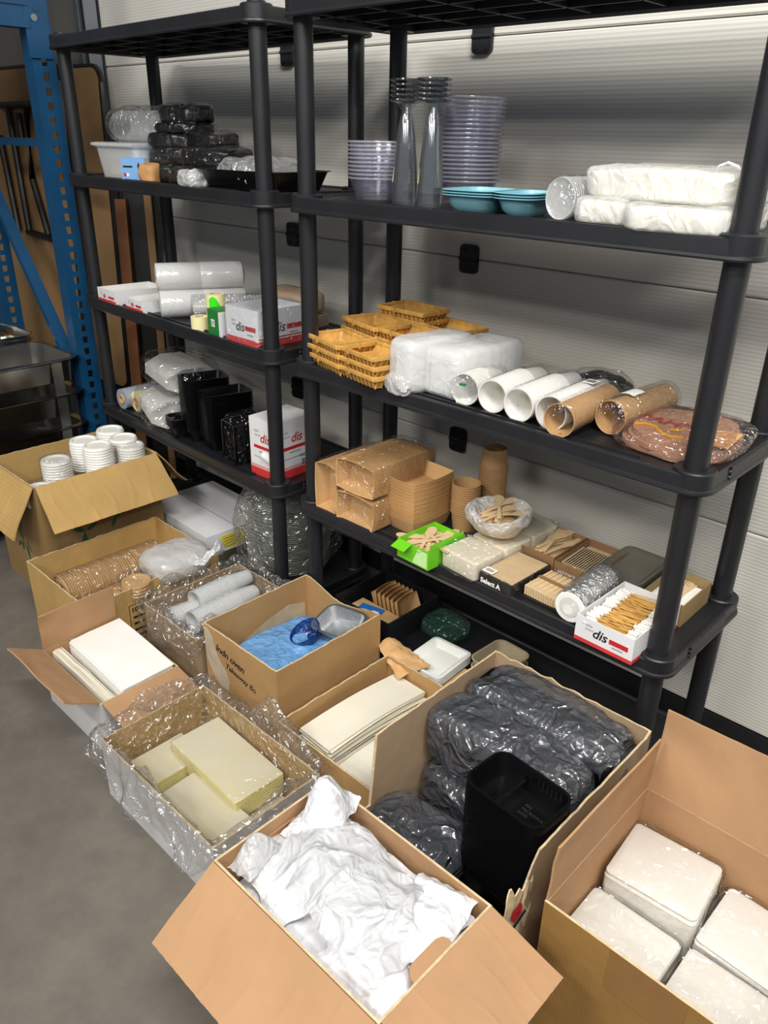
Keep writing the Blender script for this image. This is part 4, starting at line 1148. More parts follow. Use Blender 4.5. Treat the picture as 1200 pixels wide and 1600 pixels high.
for k in range(NKB):
    lb = 'topmost empty kraft tray of the unwrapped stack' if k == NKB-1 else 'kraft tray nested in the unwrapped stack'
    p = (.335+.001*math.sin(k*2), .115+.001*math.cos(k*3), ZD+.0005+.0048*k)
    if KB is None: KB = solo('kraft_tray', boat(.135, .165, .045), KRAFT, lb, 'kraft tray', p, R(-3), 'unwrapped stack of kraft trays')
    else: dup(KB, p, R(-3), lb, 'unwrapped stack of kraft trays')
def tray_pack(label, x, y, z, w_, h_, L, n, fm_):
    t = thing('kraft_tray_pack', label, 'tray pack', (x, y, z), 0, 'film wrapped packs of kraft trays')
    o = boat(w_, h_, .05).build('tray', KRAFT, t); o.rotation_euler = (R(90), 0, 0); o.location = (0, .05, h_/2)
    pit = (L-.05)/(n-1)
    for k in range(1, n): pcopy(o, (.0006*math.sin(k), .05+pit*k, h_/2), (R(90), 0, 0))
    MB().blob(L, w_+.016, h_+.014, .22, .004, 16, 100+x*7, 70, 34, M=T(0, L/2-.0, -.006) @ Matrix.Rotation(R(90), 4, 'Z')).build('film_wrapper', fm_, t)
tray_pack('upper film wrapped pack of kraft trays lying on its side', .218, -.035, ZD+.110, .150, .088, .29, 40, FILMG)
tray_pack('lower film wrapped pack of kraft trays beneath another pack', .220, -.038, ZD+.006, .150, .088, .29, 40, FILMG)
tray_pack('leftmost tall pack of kraft trays beside the middle post', .087, -.03, ZD+.004, .088, .150, .26, 30, FILM)
KCP = MB().lathe(cup_prof(.041, .034, .058, .001, .0018), 36)
KC = None
for k in range(13):
    lb = 'topmost open kraft cup of the front stack' if k == 12 else 'kraft cup nested in the front stack of cups'
    p = (.455, .195, ZD+.0005+.0074*k)
    if KC is None: KC = solo('kraft_cup', KCP, KRAFTC, lb, 'kraft cup', p, 0, 'front stack of kraft cups')
    else: dup(KC, p, k, lb, 'front stack of kraft cups')
for k in range(22):
    lb = 'topmost upside-down kraft cup of the tall back stack' if k == 21 else 'upside-down kraft cup in the tall back stack'
    dup(KC, (.462, .315, ZD+.0585+.0080*k), k, lb, 'tall upside-down stack of kraft cups', rx=math.pi)

def open_box(root, w_, d_, h_, m, t=.0025, mi=None, name='box_body'):
    b = MB()
    for s in (-1, 1):
        b.box(-w_/2, w_/2, s*d_/2-(t if s > 0 else 0), s*d_/2+(t if s < 0 else 0), 0, h_)
        b.box(s*w_/2-(t if s > 0 else 0), s*w_/2+(t if s < 0 else 0), -d_/2+t, d_/2-t, 0, h_)
    b.box(-w_/2+t, w_/2-t, -d_/2+t, d_/2-t, 0, t)
    return b.build(name, m, root, 0)
def cutlery(kind):
    L = .15 if kind != 'spoon' else .14; pts = []
    hd_ = []
    if kind == 'stick': prof = [(0, .0055), (.1, .0055)]; L = .11; pr = [(0, .004), (.003, .0055), (L-.003, .0055), (L, .004)]
    elif kind == 'spoon': pr = [(0, .004), (.004, .0055), (.07, .0045), (.09, .006), (.105, .0125), (.12, .0145), (.132, .012), (.14, .004)]
    else: pr = [(0, .004), (.004, .0055), (.07, .0045), (.09, .007), (.105, .0125), (.15, .0115)]
    b = MB(); poly = [(x, -w) for x, w in pr] + [(x, w) for x, w in reversed(pr)]
    if kind == 'fork':
        poly = [(x, -w) for x, w in pr[:-1]]
        for i in range(4):
            y0 = -.0115+i*.0061; poly += [(.15, y0), (.15, y0+.0042)] + ([(.122, y0+.0042), (.122, y0+.0061)] if i < 3 else [])
        poly += [(x, w) for x, w in reversed(pr[:-1])]
    b.prism(poly, 0, .0016)
    return b
PROT = {}
def wood(kind, loc, rz, label, grp, rx=0, ry=0):
    nm = {'stick': 'wooden_stirrer', 'spoon': 'wooden_spoon', 'fork': 'wooden_fork'}[kind]
    if kind not in PROT: PROT[kind] = solo(nm, cutlery(kind), WOOD, label, nm.split('_')[1], loc, R(rz), grp, rx=R(rx), ry=R(ry)); return PROT[kind]
    return dup(PROT[kind], loc, R(rz), label, grp, rx=R(rx), ry=R(ry))
random.seed(5)
# green box of spoons
gx = thing('cutlery_box', 'lime green box with folded front tab full of wooden spoons', 'cutlery box', (.497, -.005, ZD+.0005), R(-3))
open_box(gx, .118, .150, .056, GREEN)
b = MB(); b.slab(lambda u, v: (-.052+.05*u, -.076-.032*v, .056-.012*v), 4, 4, .0016); b.build('front_tab', GREEN, gx)
b = MB(); b.slab(lambda u, v: (.0595, -.07+.135*u, .056+.0*v+.018*v), 4, 2, .0014); b.build('side_flap', GREEN, gx)
decal(gx, 'white_panel', [(-.0, .004), (.055, .004), (.055, .05), (.02, .05)], (.0, -.0755, 0), (1, 0, 0), (0, 0, 1), mat('pale_green_print', 'bfe8a0', .5))
MB().box(-.055, .055, -.070, .070, .003, .035).build('inner_fill', WOOD, gx)
for k in range(11):
    a = random.uniform(-75, 75)+(180 if k % 2 else 0); q = random.uniform(.055, .085)
    wood('spoon', (.497+random.uniform(-.012, .012)-q*math.cos(R(a))*.75, -.002+random.uniform(-.035, .03)-q*math.sin(R(a))*.85, ZD+.0365+.0014*k), a, 'wooden spoon lying loose in the lime green box', 'wooden spoons in the green box', ry=random.uniform(-3, 1))
# wrapped long white pack
wp = thing('cutlery_pack', 'long film wrapped pack of pale wooden cutlery lying under the spoon bag', 'cutlery pack', (.634, .135, ZD+.0005), R(-4.5))
b = MB()
for k in range(3): b.rbox(.125, .115, .003, .058, .012, .006, M=T(0, -.12+.12*k, 0))
b.build('wooden_cutlery', mat('pale_birch', 'e8dfc8', .7, var=.12, vs=50, stretch=(8, 1, 1)), wp)
MB().blob(.375, .14, .066, .2, .004, 18, 110, 90, 34, M=Matrix.Rotation(R(90), 4, 'Z')).build('film_wrapper', FILMG, wp)
# bag of spoons on top
sb = thing('plastic_bag', 'thin white bag rolled open around wooden spoons', 'plastic bag', (.625, .125, ZD+.068))
b = MB()
def sbf(u, v):
    a = 2*math.pi*u
    if v < .5: q = v/.5; r_ = .03+.058*math.sin(q*math.pi/2); z_ = .055*q
    else: q = (v-.5)/.5; r_ = .088-.036*q+.010*math.sin(q*math.pi); z_ = .055+.020*math.sin(q*math.pi)-.010*q
    r_ *= 1+.10*fold((math.cos(a)*.1, math.sin(a)*.1, v*.15), 16, 4)+.10*noise.noise(Vector((math.cos(a)*1.5, math.sin(a)*1.5, v*2)))
    return (r_*math.cos(a)*1.0, r_*math.sin(a)*.95, max(.001, z_+(.010*fold((math.cos(a)*.1, math.sin(a)*.1, v*.2), 18, 8)+.012*noise.noise(Vector((math.cos(a)*1.2, math.sin(a)*1.2, 4))))*(v > .2)))
b.grid(sbf, 110, 44); b.build('bag_film', MILK, sb)
MB().blob(.12, .11, .046, .8, .003, 12, 9).build('spoon_heap', WOOD, sb)
for k in range(16):
    a = random.uniform(50, 130)
    wood('spoon', (.622+random.uniform(-.02, .012)-.05*math.cos(R(a)), .125+random.uniform(-.03, .02)-.06*math.sin(R(a)), ZD+.118+.0012*k), a, 'wooden spoon in the rolled open white bag', 'wooden spoons in the white bag', ry=random.uniform(-3, 6))
# select box
sl = thing('cutlery_box', 'black sided window box of wooden knives with white lettering', 'cutlery box', (.745, .045, ZD+.0005), R(-2))
MB().box(-.052, .052, -.085, .085, 0, .036).build('box_body', mat('glossy_black_board', '17181b', .25), sl, 0)
b = MB()
for k in range(14): b.rbox(.0062, .155, .036, .0385, .002, M=T(-.0455+k*.007, 0, 0))
b.build('wooden_knives', WOOD, sl)
MB().blob(.108, .174, .043, .12, .0008, 18, 12, 60, 24).build('film_wrapper', FILM, sl)
text(sl, 'Select A', .019, (-.045, -.0878, .013), (1, 0, 0), (0, 0, 1), PAPER, 0, 'printed_text', .0008)
text(sl, 'Select', .018, (.0540, -.01, .012), (0, 1, 0), (0, 0, 1), PAPER, 0, 'printed_text', .0004)
decal(sl, 'barcode_label', rect(0, 0, .034, .026), (-.048, -.082, .0433), (1, 0, 0), (0, 1, 0), PAPER)
for i in range(8): decal(sl, 'printed_bar', rect(0, 0, .0012, .013), (-.042+i*.003, -.075, .0438), (1, 0, 0), (0, 1, 0), INKB)
# two kraft boxes of cutlery
BXK = mat('dark_kraft_board', '8d6a44', .7, var=.08)
def kbox(label, x, y, w_, d_, h_, rz=0, m=BXK):
    t = thing('cutlery_box', label, 'cutlery box', (x, y, ZD+.0005), R(rz)); open_box(t, w_, d_, h_, m); return t
f1 = kbox('brown open box of wooden forks behind the black window box', .745, .225, .112, .17, .052)
MB().box(-.052, .052, -.081, .081, .003, .028).build('inner_fill', WOOD, f1)
for k in range(9): wood('fork', (.73+.008*(k % 4), .155+.004*(k % 3), ZD+.033+.0019*k), 80+random.uniform(-14, 22), 'wooden fork in the brown open box', 'wooden forks in the open box', ry=-1.5)
f2 = kbox('brown open box of wooden stirrers with printed front, beside the fork box', .862, .225, .112, .18, .048)
for k in range(26): wood('stick', (.815+.0072*(k % 13), .165+.0*k, ZD+.030+.004*(k//13)), 90, 'wooden stirrer lying in the printed brown box', 'wooden stirrers in the box', ry=-2)
MB().box(-.052, .052, -.085, .085, .003, .0285).build('inner_fill', WOOD, f2)
text(f2, 'stirrers', .018, (-.045, -.0906, .018), (1, 0, 0), (0, 0, 1), PAPER, .3)
for i in range(3): decal(f2, 'printed_leaf', [(0, 0), (.012, .006), (.02, .002), (.01, -.003)], (.02+.01*i, -.0906, .012+.004*i), (1, 0, 0), (0, 0, 1), GREEN)
MB().blob(.115, .186, .053, .12, .0006, 18, 14, 60, 24).build('film_wrapper', FILM, f2)
# bundle of sticks
sk = thing('stirrer_bundle', 'banded bundle of flat wooden stirrers beside the foil roll', 'stirrer bundle', (.858, .055, ZD+.0005), R(-4))
o = None
for j in range(3):
    for k in range(13):
        p = (-.046+k*.0076, -.058, .0045+.0085*j)
        if o is None:
            o = MB().rbox(.0068, .115, 0, .0075, .002, M=T(0, .0575, 0)).build('stirrer', WOOD, sk); o.location = p
        else: pcopy(o, p, (0, 0, R(.8*math.sin(k*3+j))))
b = MB(); b.box(-.052, .052, .0, .014, .002, .0035); b.box(-.052, .052, 0, .014, .0300, .0312); b.box(-.053, -.0515, 0, .014, .002, .0312); b.box(.0515, .053, 0, .014, .002, .0312); tag(b.build('band', BXK, sk, 0), 'brown paper band')
# foil roll
fr = thing('foil_disc_roll', 'crinkled silver foil discs wrapped as a roll beside the white pick box', 'foil roll', (.957, -.035, ZD+.0475), R(3), rx=R(-90))
b = MB(); b.lathe([(.0, 0)] + [(.041*(1+.02*math.sin(k*2.1)+.02*(k % 2)), .002+k*.0055) for k in range(33)] + [(0, .18)], 40); b.build('foil_discs', FOIL, fr, 20)
b = MB(); b.lathe([(0, -.002), (.038, -.002), (.040, 0)], 32); b.build('white_end_disc', PAPER, fr)
b = MB(); b.grid(lambda u, v: ((lambda a, r_: (r_*math.cos(a), r_*math.sin(a), -.012+v*.21))(2*math.pi*u, .0445*(1+.03*fold((math.cos(2*math.pi*u), math.sin(2*math.pi*u), v*3), 2.5, 7))*min(1, .3+v*6)*min(1, .1+(1-v)*12))), 40, 40); b.build('film_wrapper', FILMG, fr)
# black plates
PLT = MB().loft(tray_rings(.122, .182, .011, .012, .018, .005, .0015))
PL = None
for k in range(5):
    p = (.965, .265, ZD+.022+.004*k); lb = 'topmost black rectangular plate behind the pick box' if k == 4 else 'black rectangular plate under the topmost plate'
    if PL is None: PL = solo('black_plate', PLT, mat('reflection_grey_plastic', '66635a', .33), lb, 'plate', p, R(-2), 'stack of black plates')  # black plates coloured grey to stand for the bright wall reflected in them
    else: dup(PL, p, R(-2+k*.4), lb, 'stack of black plates')
solo('plate_box', MB().box(-.05, .05, -.07, .07, 0, .0215), BXK, 'flat brown box supporting the black plates', 'box', (.965, .265, ZD+.0005), 0)
# printed white boxes (black or red script mark, red bar)
def printed_face(root, w_, h_, y, xd, org, mark, s=1.0, bar=True):
    o = Vector(org); x = Vector(xd); z = Vector((0, 0, 1))
    text(root, 'dis', .040*s, tuple(o + x*w_*.30 + z*h_*.38), xd, (0, 0, 1), mark, .25, 'printed_logo', .0006)
    text(root, 'table', .011*s, tuple(o + x*w_*.17 + z*(h_*.38+.026*s)), xd, (0, 0, 1), INKGR, .2)
    text(root, 'active', .011*s, tuple(o + x*w_*.17 + z*(h_*.38+.014*s)), xd, (0, 0, 1), INKGR, .2)
    if bar: decal(root, 'printed_bar', rect(0, 0, w_*.32, .014*s), tuple(o + x*w_*.60 + z*h_*.42), xd, (0, 0, 1), INKR)
    if bar: decal(root, 'printed_line', rect(0, 0, w_*.18, .003*s), tuple(o + x*w_*.66 + z*h_*.30), xd, (0, 0, 1), INKGR)
REDW = mat('red_gradient_base', 'd23a3a', .5, var=.15)
dx = thing('pick_box', 'white open box of frilled cocktail picks at the right end of the shelf', 'pick box', (1.075, .032, ZD+.0005), R(-1.5))
open_box(dx, .148, .215, .066, CARDW)
printed_face(dx, .148, .066, 0, (1, 0, 0), (-.074, -.1081, 0), INKB, .85)
decal(dx, 'red_border', rect(-.074, 0, .148, .010), (0, -.1081, 0), (1, 0, 0), (0, 0, 1), REDW)
decal(dx, 'red_border', rect(-.1075, 0, .215, .010), (.0746, 0, 0), (0, 1, 0), (0, 0, 1), REDW)
MB().box(-.068, .068, -.10, .10, .003, .030).build('inner_fill', PAPER, dx)
pk = MB(); pk.cyl(.0012, 0, .075, 6, 0, Matrix.Rotation(R(90), 4, 'Y'))
for k in range(4): pk.lathe([(.0015, 0), (.0058, .003), (.0050, .0055), (.0015, .0065)], 7, 1, M=T(.076+k*.006, 0, 0) @ Matrix.Rotation(R(90), 4, 'Y'))
PICKW = mat('pick_wood', 'd2a256', .6, var=.15)
PK = None
random.seed(11)
for k in range(250):
    lay = k // 50; i = k % 50; side = 1 if (k % 2) else -1
    yy = .032-.092+.184*i/49+random.uniform(-.003, .003)
    xx = 1.075 + side*(.032 if True else 0) - side*.085*0 + random.uniform(-.006, .006)
    # heads to the outside
    hx = 1.075 + side*.058; bx = hx - side*.094
    p = (bx+random.uniform(-.004, .004), yy, ZD+.034+.0045*lay)
    rz = (0 if side > 0 else 180) + random.uniform(-12, 12); lb = 'white frilled cocktail pick in the open white box'
    if PK is None: PK = solo('cocktail_pick', pk, [PICKW, PAPER], lb, 'pick', p, R(rz), 'frilled cocktail picks', ry=R(-2))
    else: dup(PK, p, R(rz), lb, 'frilled cocktail picks', ry=R(random.uniform(-6, 1)))
rx_ = kbox('brown open box with a wooden fork and white lining at the right back', 1.105, .225, .105, .160, .060, 0, mat('olive_kraft_board', '8a744c', .7, var=.1))
MB().box(-.049, .049, -.069, .069, .003, .036).build('white_lining', PAPER, rx_)
wood('fork', (1.095, .152, ZD+.0375), 82, 'single wooden fork lying on white lining in the right back box', 'fork on white lining')
wood('fork', (1.13, .155, ZD+.0395), 100, 'wooden fork crossing another on the white lining', 'fork on white lining')

# ------------------------------------------------------------------ right unit, bottom tier
FT2 = MB().loft(tray_rings(.135, .165, .022, .018, .012, .006, .003))
F2 = None
for k in range(5):
    p = (.478, .075, ZE+.0005+.0065*k); lb = 'topmost white foam tray on the bottom shelf' if k == 4 else 'white foam tray under the topmost one on the bottom shelf'
    if F2 is None: F2 = solo('foam_tray', FT2, FOAM, lb, 'foam tray', p, R(3), 'white foam trays')
    else: dup(F2, p, R(3), lb, 'white foam trays')
for k in range(2):
    b = MB(); b.loft(tray_rings(.12, .15, .045, .008, .025, .004, .002))
    solo('beige_tub', b, BEIGE, ['lower beige plastic tub on the bottom shelf', 'upper beige plastic tub behind the big torn carton'][k], 'tub', (.635, .185, ZE+.0005+.03*k), R(-3), 'beige plastic tubs')
solo('plastic_bag', MB().blob(.145, .13, .06, .7, .009, 14, 15), GREENF, 'greenish clear bag on the bottom shelf behind the torn kraft paper', 'plastic bag', (.372, .245, ZE+.001), 0)
cr_ = thing('black_crate', 'black open crate of kraft trays on the bottom shelf', 'crate', (.165, .175, ZE+.0005))
open_box(cr_, .25, .25, .09, BLK, .004)
KT = boat(.10, .13, .04)
for k in range(6):
    o = solo('kraft_tray', KT, KRAFT, 'kraft tray lying in the black crate on the bottom shelf', 'kraft tray', (.105+.02*k, .215, ZE+.02), R(90), 'kraft trays in the black crate', rx=R(70))
solo('kraft_pack', MB().rbox(.19, .09, 0, .05, .006, .004), KRAFT, 'flat kraft pack under the blue card in the black crate', 'kraft pack', (.17, .105, ZE+.006), 0)
t = thing('blue_card', 'blue printed card lying on the flat kraft pack', 'card', (.155, .10, ZE+.0575), R(12))
MB().box(-.045, .045, -.03, .03, 0, .002).build('card', mat('blue_card', '1f6fc0', .5), t, 0); decal(t, 'white_label', rect(.01, -.015, .025, .022), (0, 0, .002), (1, 0, 0), (0, 1, 0), PAPER)
tp_ = thing('torn_kraft_wrapper', 'torn brown kraft wrapper lying between the handwritten carton and foam trays', 'kraft wrapper', (.405, -.02, .185), R(-12))
b = MB(); b.slab(lambda u, v: (-.07+.15*u, (v-.5)*(.07+.05*u)+.006*noise.noise(Vector((u*9, v*4, 3))), .018*math.sin(math.pi*v)*(1-.7*u)+.006*noise.noise(Vector((u*6, v*6, 5)))-.02*u), 24, 14, .0015)
b.build('kraft_sheet', KRAFT, tp_)
solo('flat_carton', MB().box(-.06, .06, -.07, .07, 0, .05), CARDY, 'flattened yellow-brown carton under the beige tub', 'carton', (.64, .02, ZE+.0005), R(3))

# ------------------------------------------------------------------ left unit, upper tier
tub = thing('clear_tub', 'clear plastic tub of white grains on the upper left shelf', 'tub', (-1.115, .165, ZB+.0005), R(-2))
b = MB(); b.loft(tray_rings(.30, .20, .105, .014, .02, .008, .002)); b.build('tub_body', CLEARW, tub)
b = MB(); b.loft([[(x, y, z) for x, y in rr(w_, d_, .03)] for w_, d_, z in ((.32, .22, .106), (.324, .224, .110), (.324, .224, .116), (.31, .21, .119))]);
for k in range(26): b.box(-.15+k*.012, -.145+k*.012, -.1135, -.1115, .107, .117)
b.build('lid', CLEARW, tub)
MB().blob(.25, .16, .035, .5, .004, 20, 2, M=T(-.0, 0, .004)).build('grains', RICE, tub)
wc = thing('wrapped_cup_bundle', 'crinkled clear film bag of round containers lying on the clear tub', 'wrapped containers', (-1.09, .165, ZB+.121), R(-2))
b = MB()
for k in range(22): b.lathe([(.040, 0), (.048, .012), (.049, .012), (.041, 0)], 24, M=T(-.15+.013*k, 0, .053) @ Matrix.Rotation(R(90), 4, 'Y'))
b.build('containers', CLEARW, wc)
MB().blob(.40, .13, .112, .7, .010, 18, 16, 90, 50).build('film_bag', FILMG, wc)
bb = thing('small_box', 'small light blue box with a black hanging slot beside the clear tub', 'box', (-.965, .065, ZB+.0005), R(28))
MB().box(-.045, .045, -.035, .035, 0, .072).build('box_body', LBLUE, bb, 0)
decal(bb, 'white_side', rect(-.035, 0, .070, .072), (.0453, 0, 0), (0, 1, 0), (0, 0, 1), CARDW)
decal(bb, 'hanging_slot', [(0, 0), (.006, -.004), (.009, .0), (.008, .028), (.010, .03), (.003, .044), (-.003, .03), (0, .028)], (.020, -.0353, .016), (1, 0, 0), (0, 0, 1), INKB)
decal(bb, 'printed_line', rect(-.038, .042, .036, .006), (0, -.0353, 0), (1, 0, 0), (0, 0, 1), INKB)
decal(bb, 'printed_mark', rect(-.038, .014, .010, .010), (0, -.0353, 0), (1, 0, 0), (0, 0, 1), INKR)
decal(bb, 'printed_mark', rect(-.027, .014, .010, .010), (0, -.0353, 0), (1, 0, 0), (0, 0, 1), CARDW)
solo('paper_bag', MB().blob(.06, .06, .055, .5, .008, 25, 17), mat('tan_paper', 'b98a58', .7, var=.1), 'small tan paper bag between the blue box and black packs', 'paper bag', (-.855, .045, ZB+.0005), R(15))
BPK = [(-.845, .13, 0, .20, .14, .055, 5), (-.655, .10, 0, .16, .15, .05, -6), (-.83, .15, .056, .21, .15, .05, -4), (-.60, .14, .051, .24, .14, .06, 4), (-.84, .16, .107, .20, .14, .045, 6), (-.66, .17, .112, .20, .13, .045, -8),
       (-.82, .165, .153, .22, .13, .03, 3), (-.80, .17, .184, .20, .12, .052, -4)]
BLB = ['lower left film wrapped black pack beside the tan paper bag', 'lower right film wrapped black pack next to the black basin', 'second row left black pack above the tan paper bag', 'wide black pack reaching right above the basin',
       'third row left black pack in the pile', 'third row right black pack with trailing film', 'thin black pack below the topmost one', 'topmost film wrapped black pack of the pile']
for i, (x, y, z, w_, d_, h_, a) in enumerate(BPK):
    t = thing('black_pack', BLB[i], 'black pack', (x, y, ZB+.001+z), R(a), 'film wrapped black packs')
    b = MB().blob(w_*.96, d_*.94, h_*.96, .42, .011, 17, 220+i, 64, 32)
    b.build('black_containers', BLK2, t)
    MB().blob(w_+.006, d_+.004, h_, .42, .012, 20, 120+i, 70, 36).build('film_wrapper', DARKF, t)
solo('plastic_bag', MB().blob(.10, .06, .05, .7, .010, 25, 18), MILK, 'small crumpled white bag beside the black basin', 'plastic bag', (-.535, .0, ZB+.001), 0)
bs = thing('black_basin', 'long black rectangular basin on the upper left shelf', 'basin', (-.33, .115, ZB+.0005), R(4))
b = MB(); b.loft(tray_rings(.35, .235, .058, .022, .03, .010, .002)); b.build('basin_body', BLK2, bs)
solo('clear_bag', MB().blob(.30, .19, .075, .7, .016, 13, 19, 80, 44), film('crinkled_white_film', tint='f4f6f8', gloss=.12, k=.8, milk=.4, bump=.8, bs=30), 'crumpled clear plastic bag peeking out of the black basin', 'plastic bag', (-.34, .115, ZB+.010), 0)

# ------------------------------------------------------------------ left unit, middle tier
def tray_box(label, x, y, w_, d_, h_, rz):
    t = thing('picks_box', label, 'box', (x, y, ZC+.0005), R(rz)); open_box(t, w_, d_, h_, CARDW)
    printed_face(t, w_, h_, 0, (1, 0, 0), (-w_/2, -d_/2-.0006, 0), INKR, .55)
    decal(t, 'red_border', rect(-w_/2, 0, w_, h_*.28), (0, -d_/2-.0006, 0), (1, 0, 0), (0, 0, 1), REDW)
    MB().box(-w_/2+.006, w_/2-.006, -d_/2+.006, d_/2-.006, .003, h_*.55).build('inner_fill', IVORY, t)
tray_box('leftmost white and red open box on the middle left shelf', -1.185, .11, .155, .22, .052, -4)
tray_box('smaller white and red open box next to the clear cup tubes', -.985, .085, .135, .17, .042, -4)
def tube(label, x, y, z, L, r, rz, m, fm_, n=14):
    t = thing('cup_tube', label, 'cup tube', (x, y, z), R(rz), 'film tubes of clear cups')
    o = MB().lathe([(r*.62, 0), (r*.93, L*.42), (r, L*.42+.003), (r*.94, L*.42+.004), (r*.6, .003)], 30, M=Matrix.Rotation(R(-90), 4, 'X')).build('cup', m, t)
    for k in range(1, n): pcopy(o, (0, L*.55*k/n, 0))
    MB().lathe([(0, -.004), (r*.5, -.006), (r*1.02, -.002), (r*1.05, .004), (r*1.05, L*.5), (r*1.03, L*.505), (r*1.05, L*.51), (r*1.04, L), (r*.5, L+.01), (0, L+.01)], 36, M=Matrix.Rotation(R(-90), 4, 'X')).build('film_wrapper', fm_, t)
FR2 = film('frosted_tube_film', tint='eef2ee', gloss=.10, k=.8, milk=.85, bump=.1, bs=20, rough=.15)
tube('upper milky tube of clear cups lying on the middle left shelf', -.845, .02, ZC+.139, .30, .046, -28, CLEARW, FR2)
tube('lower milky tube of clear cups beneath the upper one', -.825, .015, ZC+.048, .30, .046, -28, CLEARW, FR2)
tube('crinkled film tube of clear cups right of the milky tubes', -.715, .075, ZC+.044, .28, .043, -34, CLEARW, FILMG)
def roll(label, x, y, z, ro, ri, h, rz, m, rx=0, core=TORN, grp=None):
    t = thing('label_roll', label, 'label roll', (x, y, z), R(rz), grp, rx=R(rx))
    MB().lathe([(ri, 0), (ro, 0), (ro, h), (ri, h), (ri, 0)], 36).build('label_band', m, t)
    MB().lathe([(ri-.003, 0), (ri, 0), (ri, h), (ri-.003, h), (ri-.003, 0)], 30).build('core', core, t)
    return t
solo('small_box', MB().box(-.035, .035, -.03, .03, 0, .045), ORANGE, 'small orange red box behind the green label roll', 'box', (-.555, .09, ZC+.0005), R(10))
roll('white label roll standing lowest at the left of the green box', -.572, .005, ZC+.0005, .030, .014, .045, 0, LAB)
nr = roll('pale yellow label roll with neon green patch standing behind the green box', -.545, .055, ZC+.0005, .032, .018, .118, 0, LAB)
b = MB(); b.slab(lambda u, v: (.0324*math.cos(R(-75+100*u)), .0324*math.sin(R(-75+100*u)), .055+(.02+.038*math.sin(math.pi*min(1, u+.25)))*v), 16, 6, .0004); tag(b.build('neon_patch', NEON, nr), 'neon green patch')
roll('wide pale yellow label roll lying flat behind the wrapped crate', -.485, .18, ZC+.048, .062, .018, .03, 0, LAB)
solo('small_box', MB().box(-.06, .06, -.05, .05, 0, .047), mat('orange_red_board', 'd8552e', .5), 'orange red box under the wide pale label roll', 'box', (-.485, .18, ZC+.0005), 0)
gb = thing('green_box', 'small dark green box with a white barcode sticker', 'box', (-.462, .015, ZC+.0005), R(-6))
MB().box(-.036, .036, -.03, .03, 0, .085).build('box_body', DGREEN, gb, 0)
decal(gb, 'white_side', rect(-.03, 0, .06, .082), (.0362, 0, 0), (0, 1, 0), (0, 0, 1), CARDW)
decal(gb, 'barcode_label', rect(-.012, .030, .022, .024), (0, -.0304, 0), (1, 0, 0), (0, 0, 1), PAPER)
for i in range(5): decal(gb, 'printed_bar', rect(-.009+i*.0035, .034, .0015, .016), (0, -.0309, 0), (1, 0, 0), (0, 0, 1), INKGR)
dc = thing('wrapped_crate_box', 'film wrapped white and red open carton at the right end, middle left shelf', 'carton', (-.302, .075, ZC+.0005), R(0))
open_box(dc, .165, .19, .115, CARDW, .003)
printed_face(dc, .165, .115, 0, (1, 0, 0), (-.0825, -.0956, 0), INKB, 1.0)
printed_face(dc, .19, .115, 0, (0, 1, 0), (.0831, -.095, 0), INKB, 1.1)
decal(dc, 'red_border', rect(-.0825, 0, .165, .022), (0, -.0956, 0), (1, 0, 0), (0, 0, 1), REDW)
decal(dc, 'red_border', rect(-.095, 0, .19, .022), (.0831, 0, 0), (0, 1, 0), (0, 0, 1), REDW)
decal(dc, 'red_stripe', rect(-.095, .026, .19, .004), (.0831, 0, 0), (0, 1, 0), (0, 0, 1), REDW)
MB().blob(.178, .20, .122, .14, .004, 18, 21, 80, 40, M=T(-.002, -.002, 0)).build('film_wrapper', film('clinging_film', gloss=.05, k=.6, milk=.05, bump=1, bs=60, rough=.12), dc)
solo('kraft_pack', MB().blob(.24, .12, .075, .4, .006, 18, 22), mat('beige_wrapped_paper', 'a9927a', .45, var=.15), 'beige film wrapped pack behind the white and red carton', 'wrapped pack', (-.46, .32, ZC+.040), R(0))
solo('kraft_pack', MB().box(-.13, .13, -.055, .055, 0, .039), mat('grey_board', '8a8072', .7), 'flat grey box under the beige wrapped pack', 'box', (-.46, .32, ZC+.0005), 0)

# ------------------------------------------------------------------ left unit, third tier
for i, (x, y) in enumerate(((-1.245, .035), (-1.175, .06))):
    t = thing('film_roll', ['roll of clear film with cardboard core, nearest the left post', 'second roll with pale core beside the foam plate bags'][i], 'film roll', (x, y, ZD+.0445), R(0), 'film rolls', rx=R(-90))
    MB().lathe([(.020, 0), (.043, 0), (.043, .28), (.020, .28), (.020, 0)], 36).build('film_winding', mat('film_winding', '9aa0aa', .2) if i == 0 else LAB, t)
    MB().lathe([(.014, -.004), (.020, -.004), (.020, .284), (.014, .284), (.014, -.004)], 30).build('core', KRAFT, t)
def plates_bag(label, x, y, z, w_, d_, h_, rz, seed):
    t = thing('foam_plate_bag', label, 'foam plates', (x, y, z), R(rz), 'film bags of white foam plates')
    o = None
    b = MB(); n = 15; oc = [(math.cos(R(22.5+45*i)), math.sin(R(22.5+45*i))) for i in range(8)]
    b.loft([[(z_, c*d_*.46*q, s*h_*.48*q) for c, s in oc] for z_, q in ((0, .5), (.001, .72), (.010, .98), (.010, 1), (.012, 1), (.012, .97), (.003, .70), (.002, .5))])
    for k in range(n):
        p = (-w_*.40+w_*.78*k/(n-1), 0, h_*.48)
        if o is None: o = b.build('foam_plate', FOAM, t); o.location = p; o.rotation_euler = (0, R(18), 0)
        else: pcopy(o, p, (0, R(18), 0))
    MB().blob(w_+.03, d_, h_, .5, .007, 13, seed, 90, 46).build('film_bag', FILMG2, t)
plates_bag('lower film bag of white foam plates beside the film rolls', -.975, .10, ZD+.001, .30, .24, .145, -20, 130)
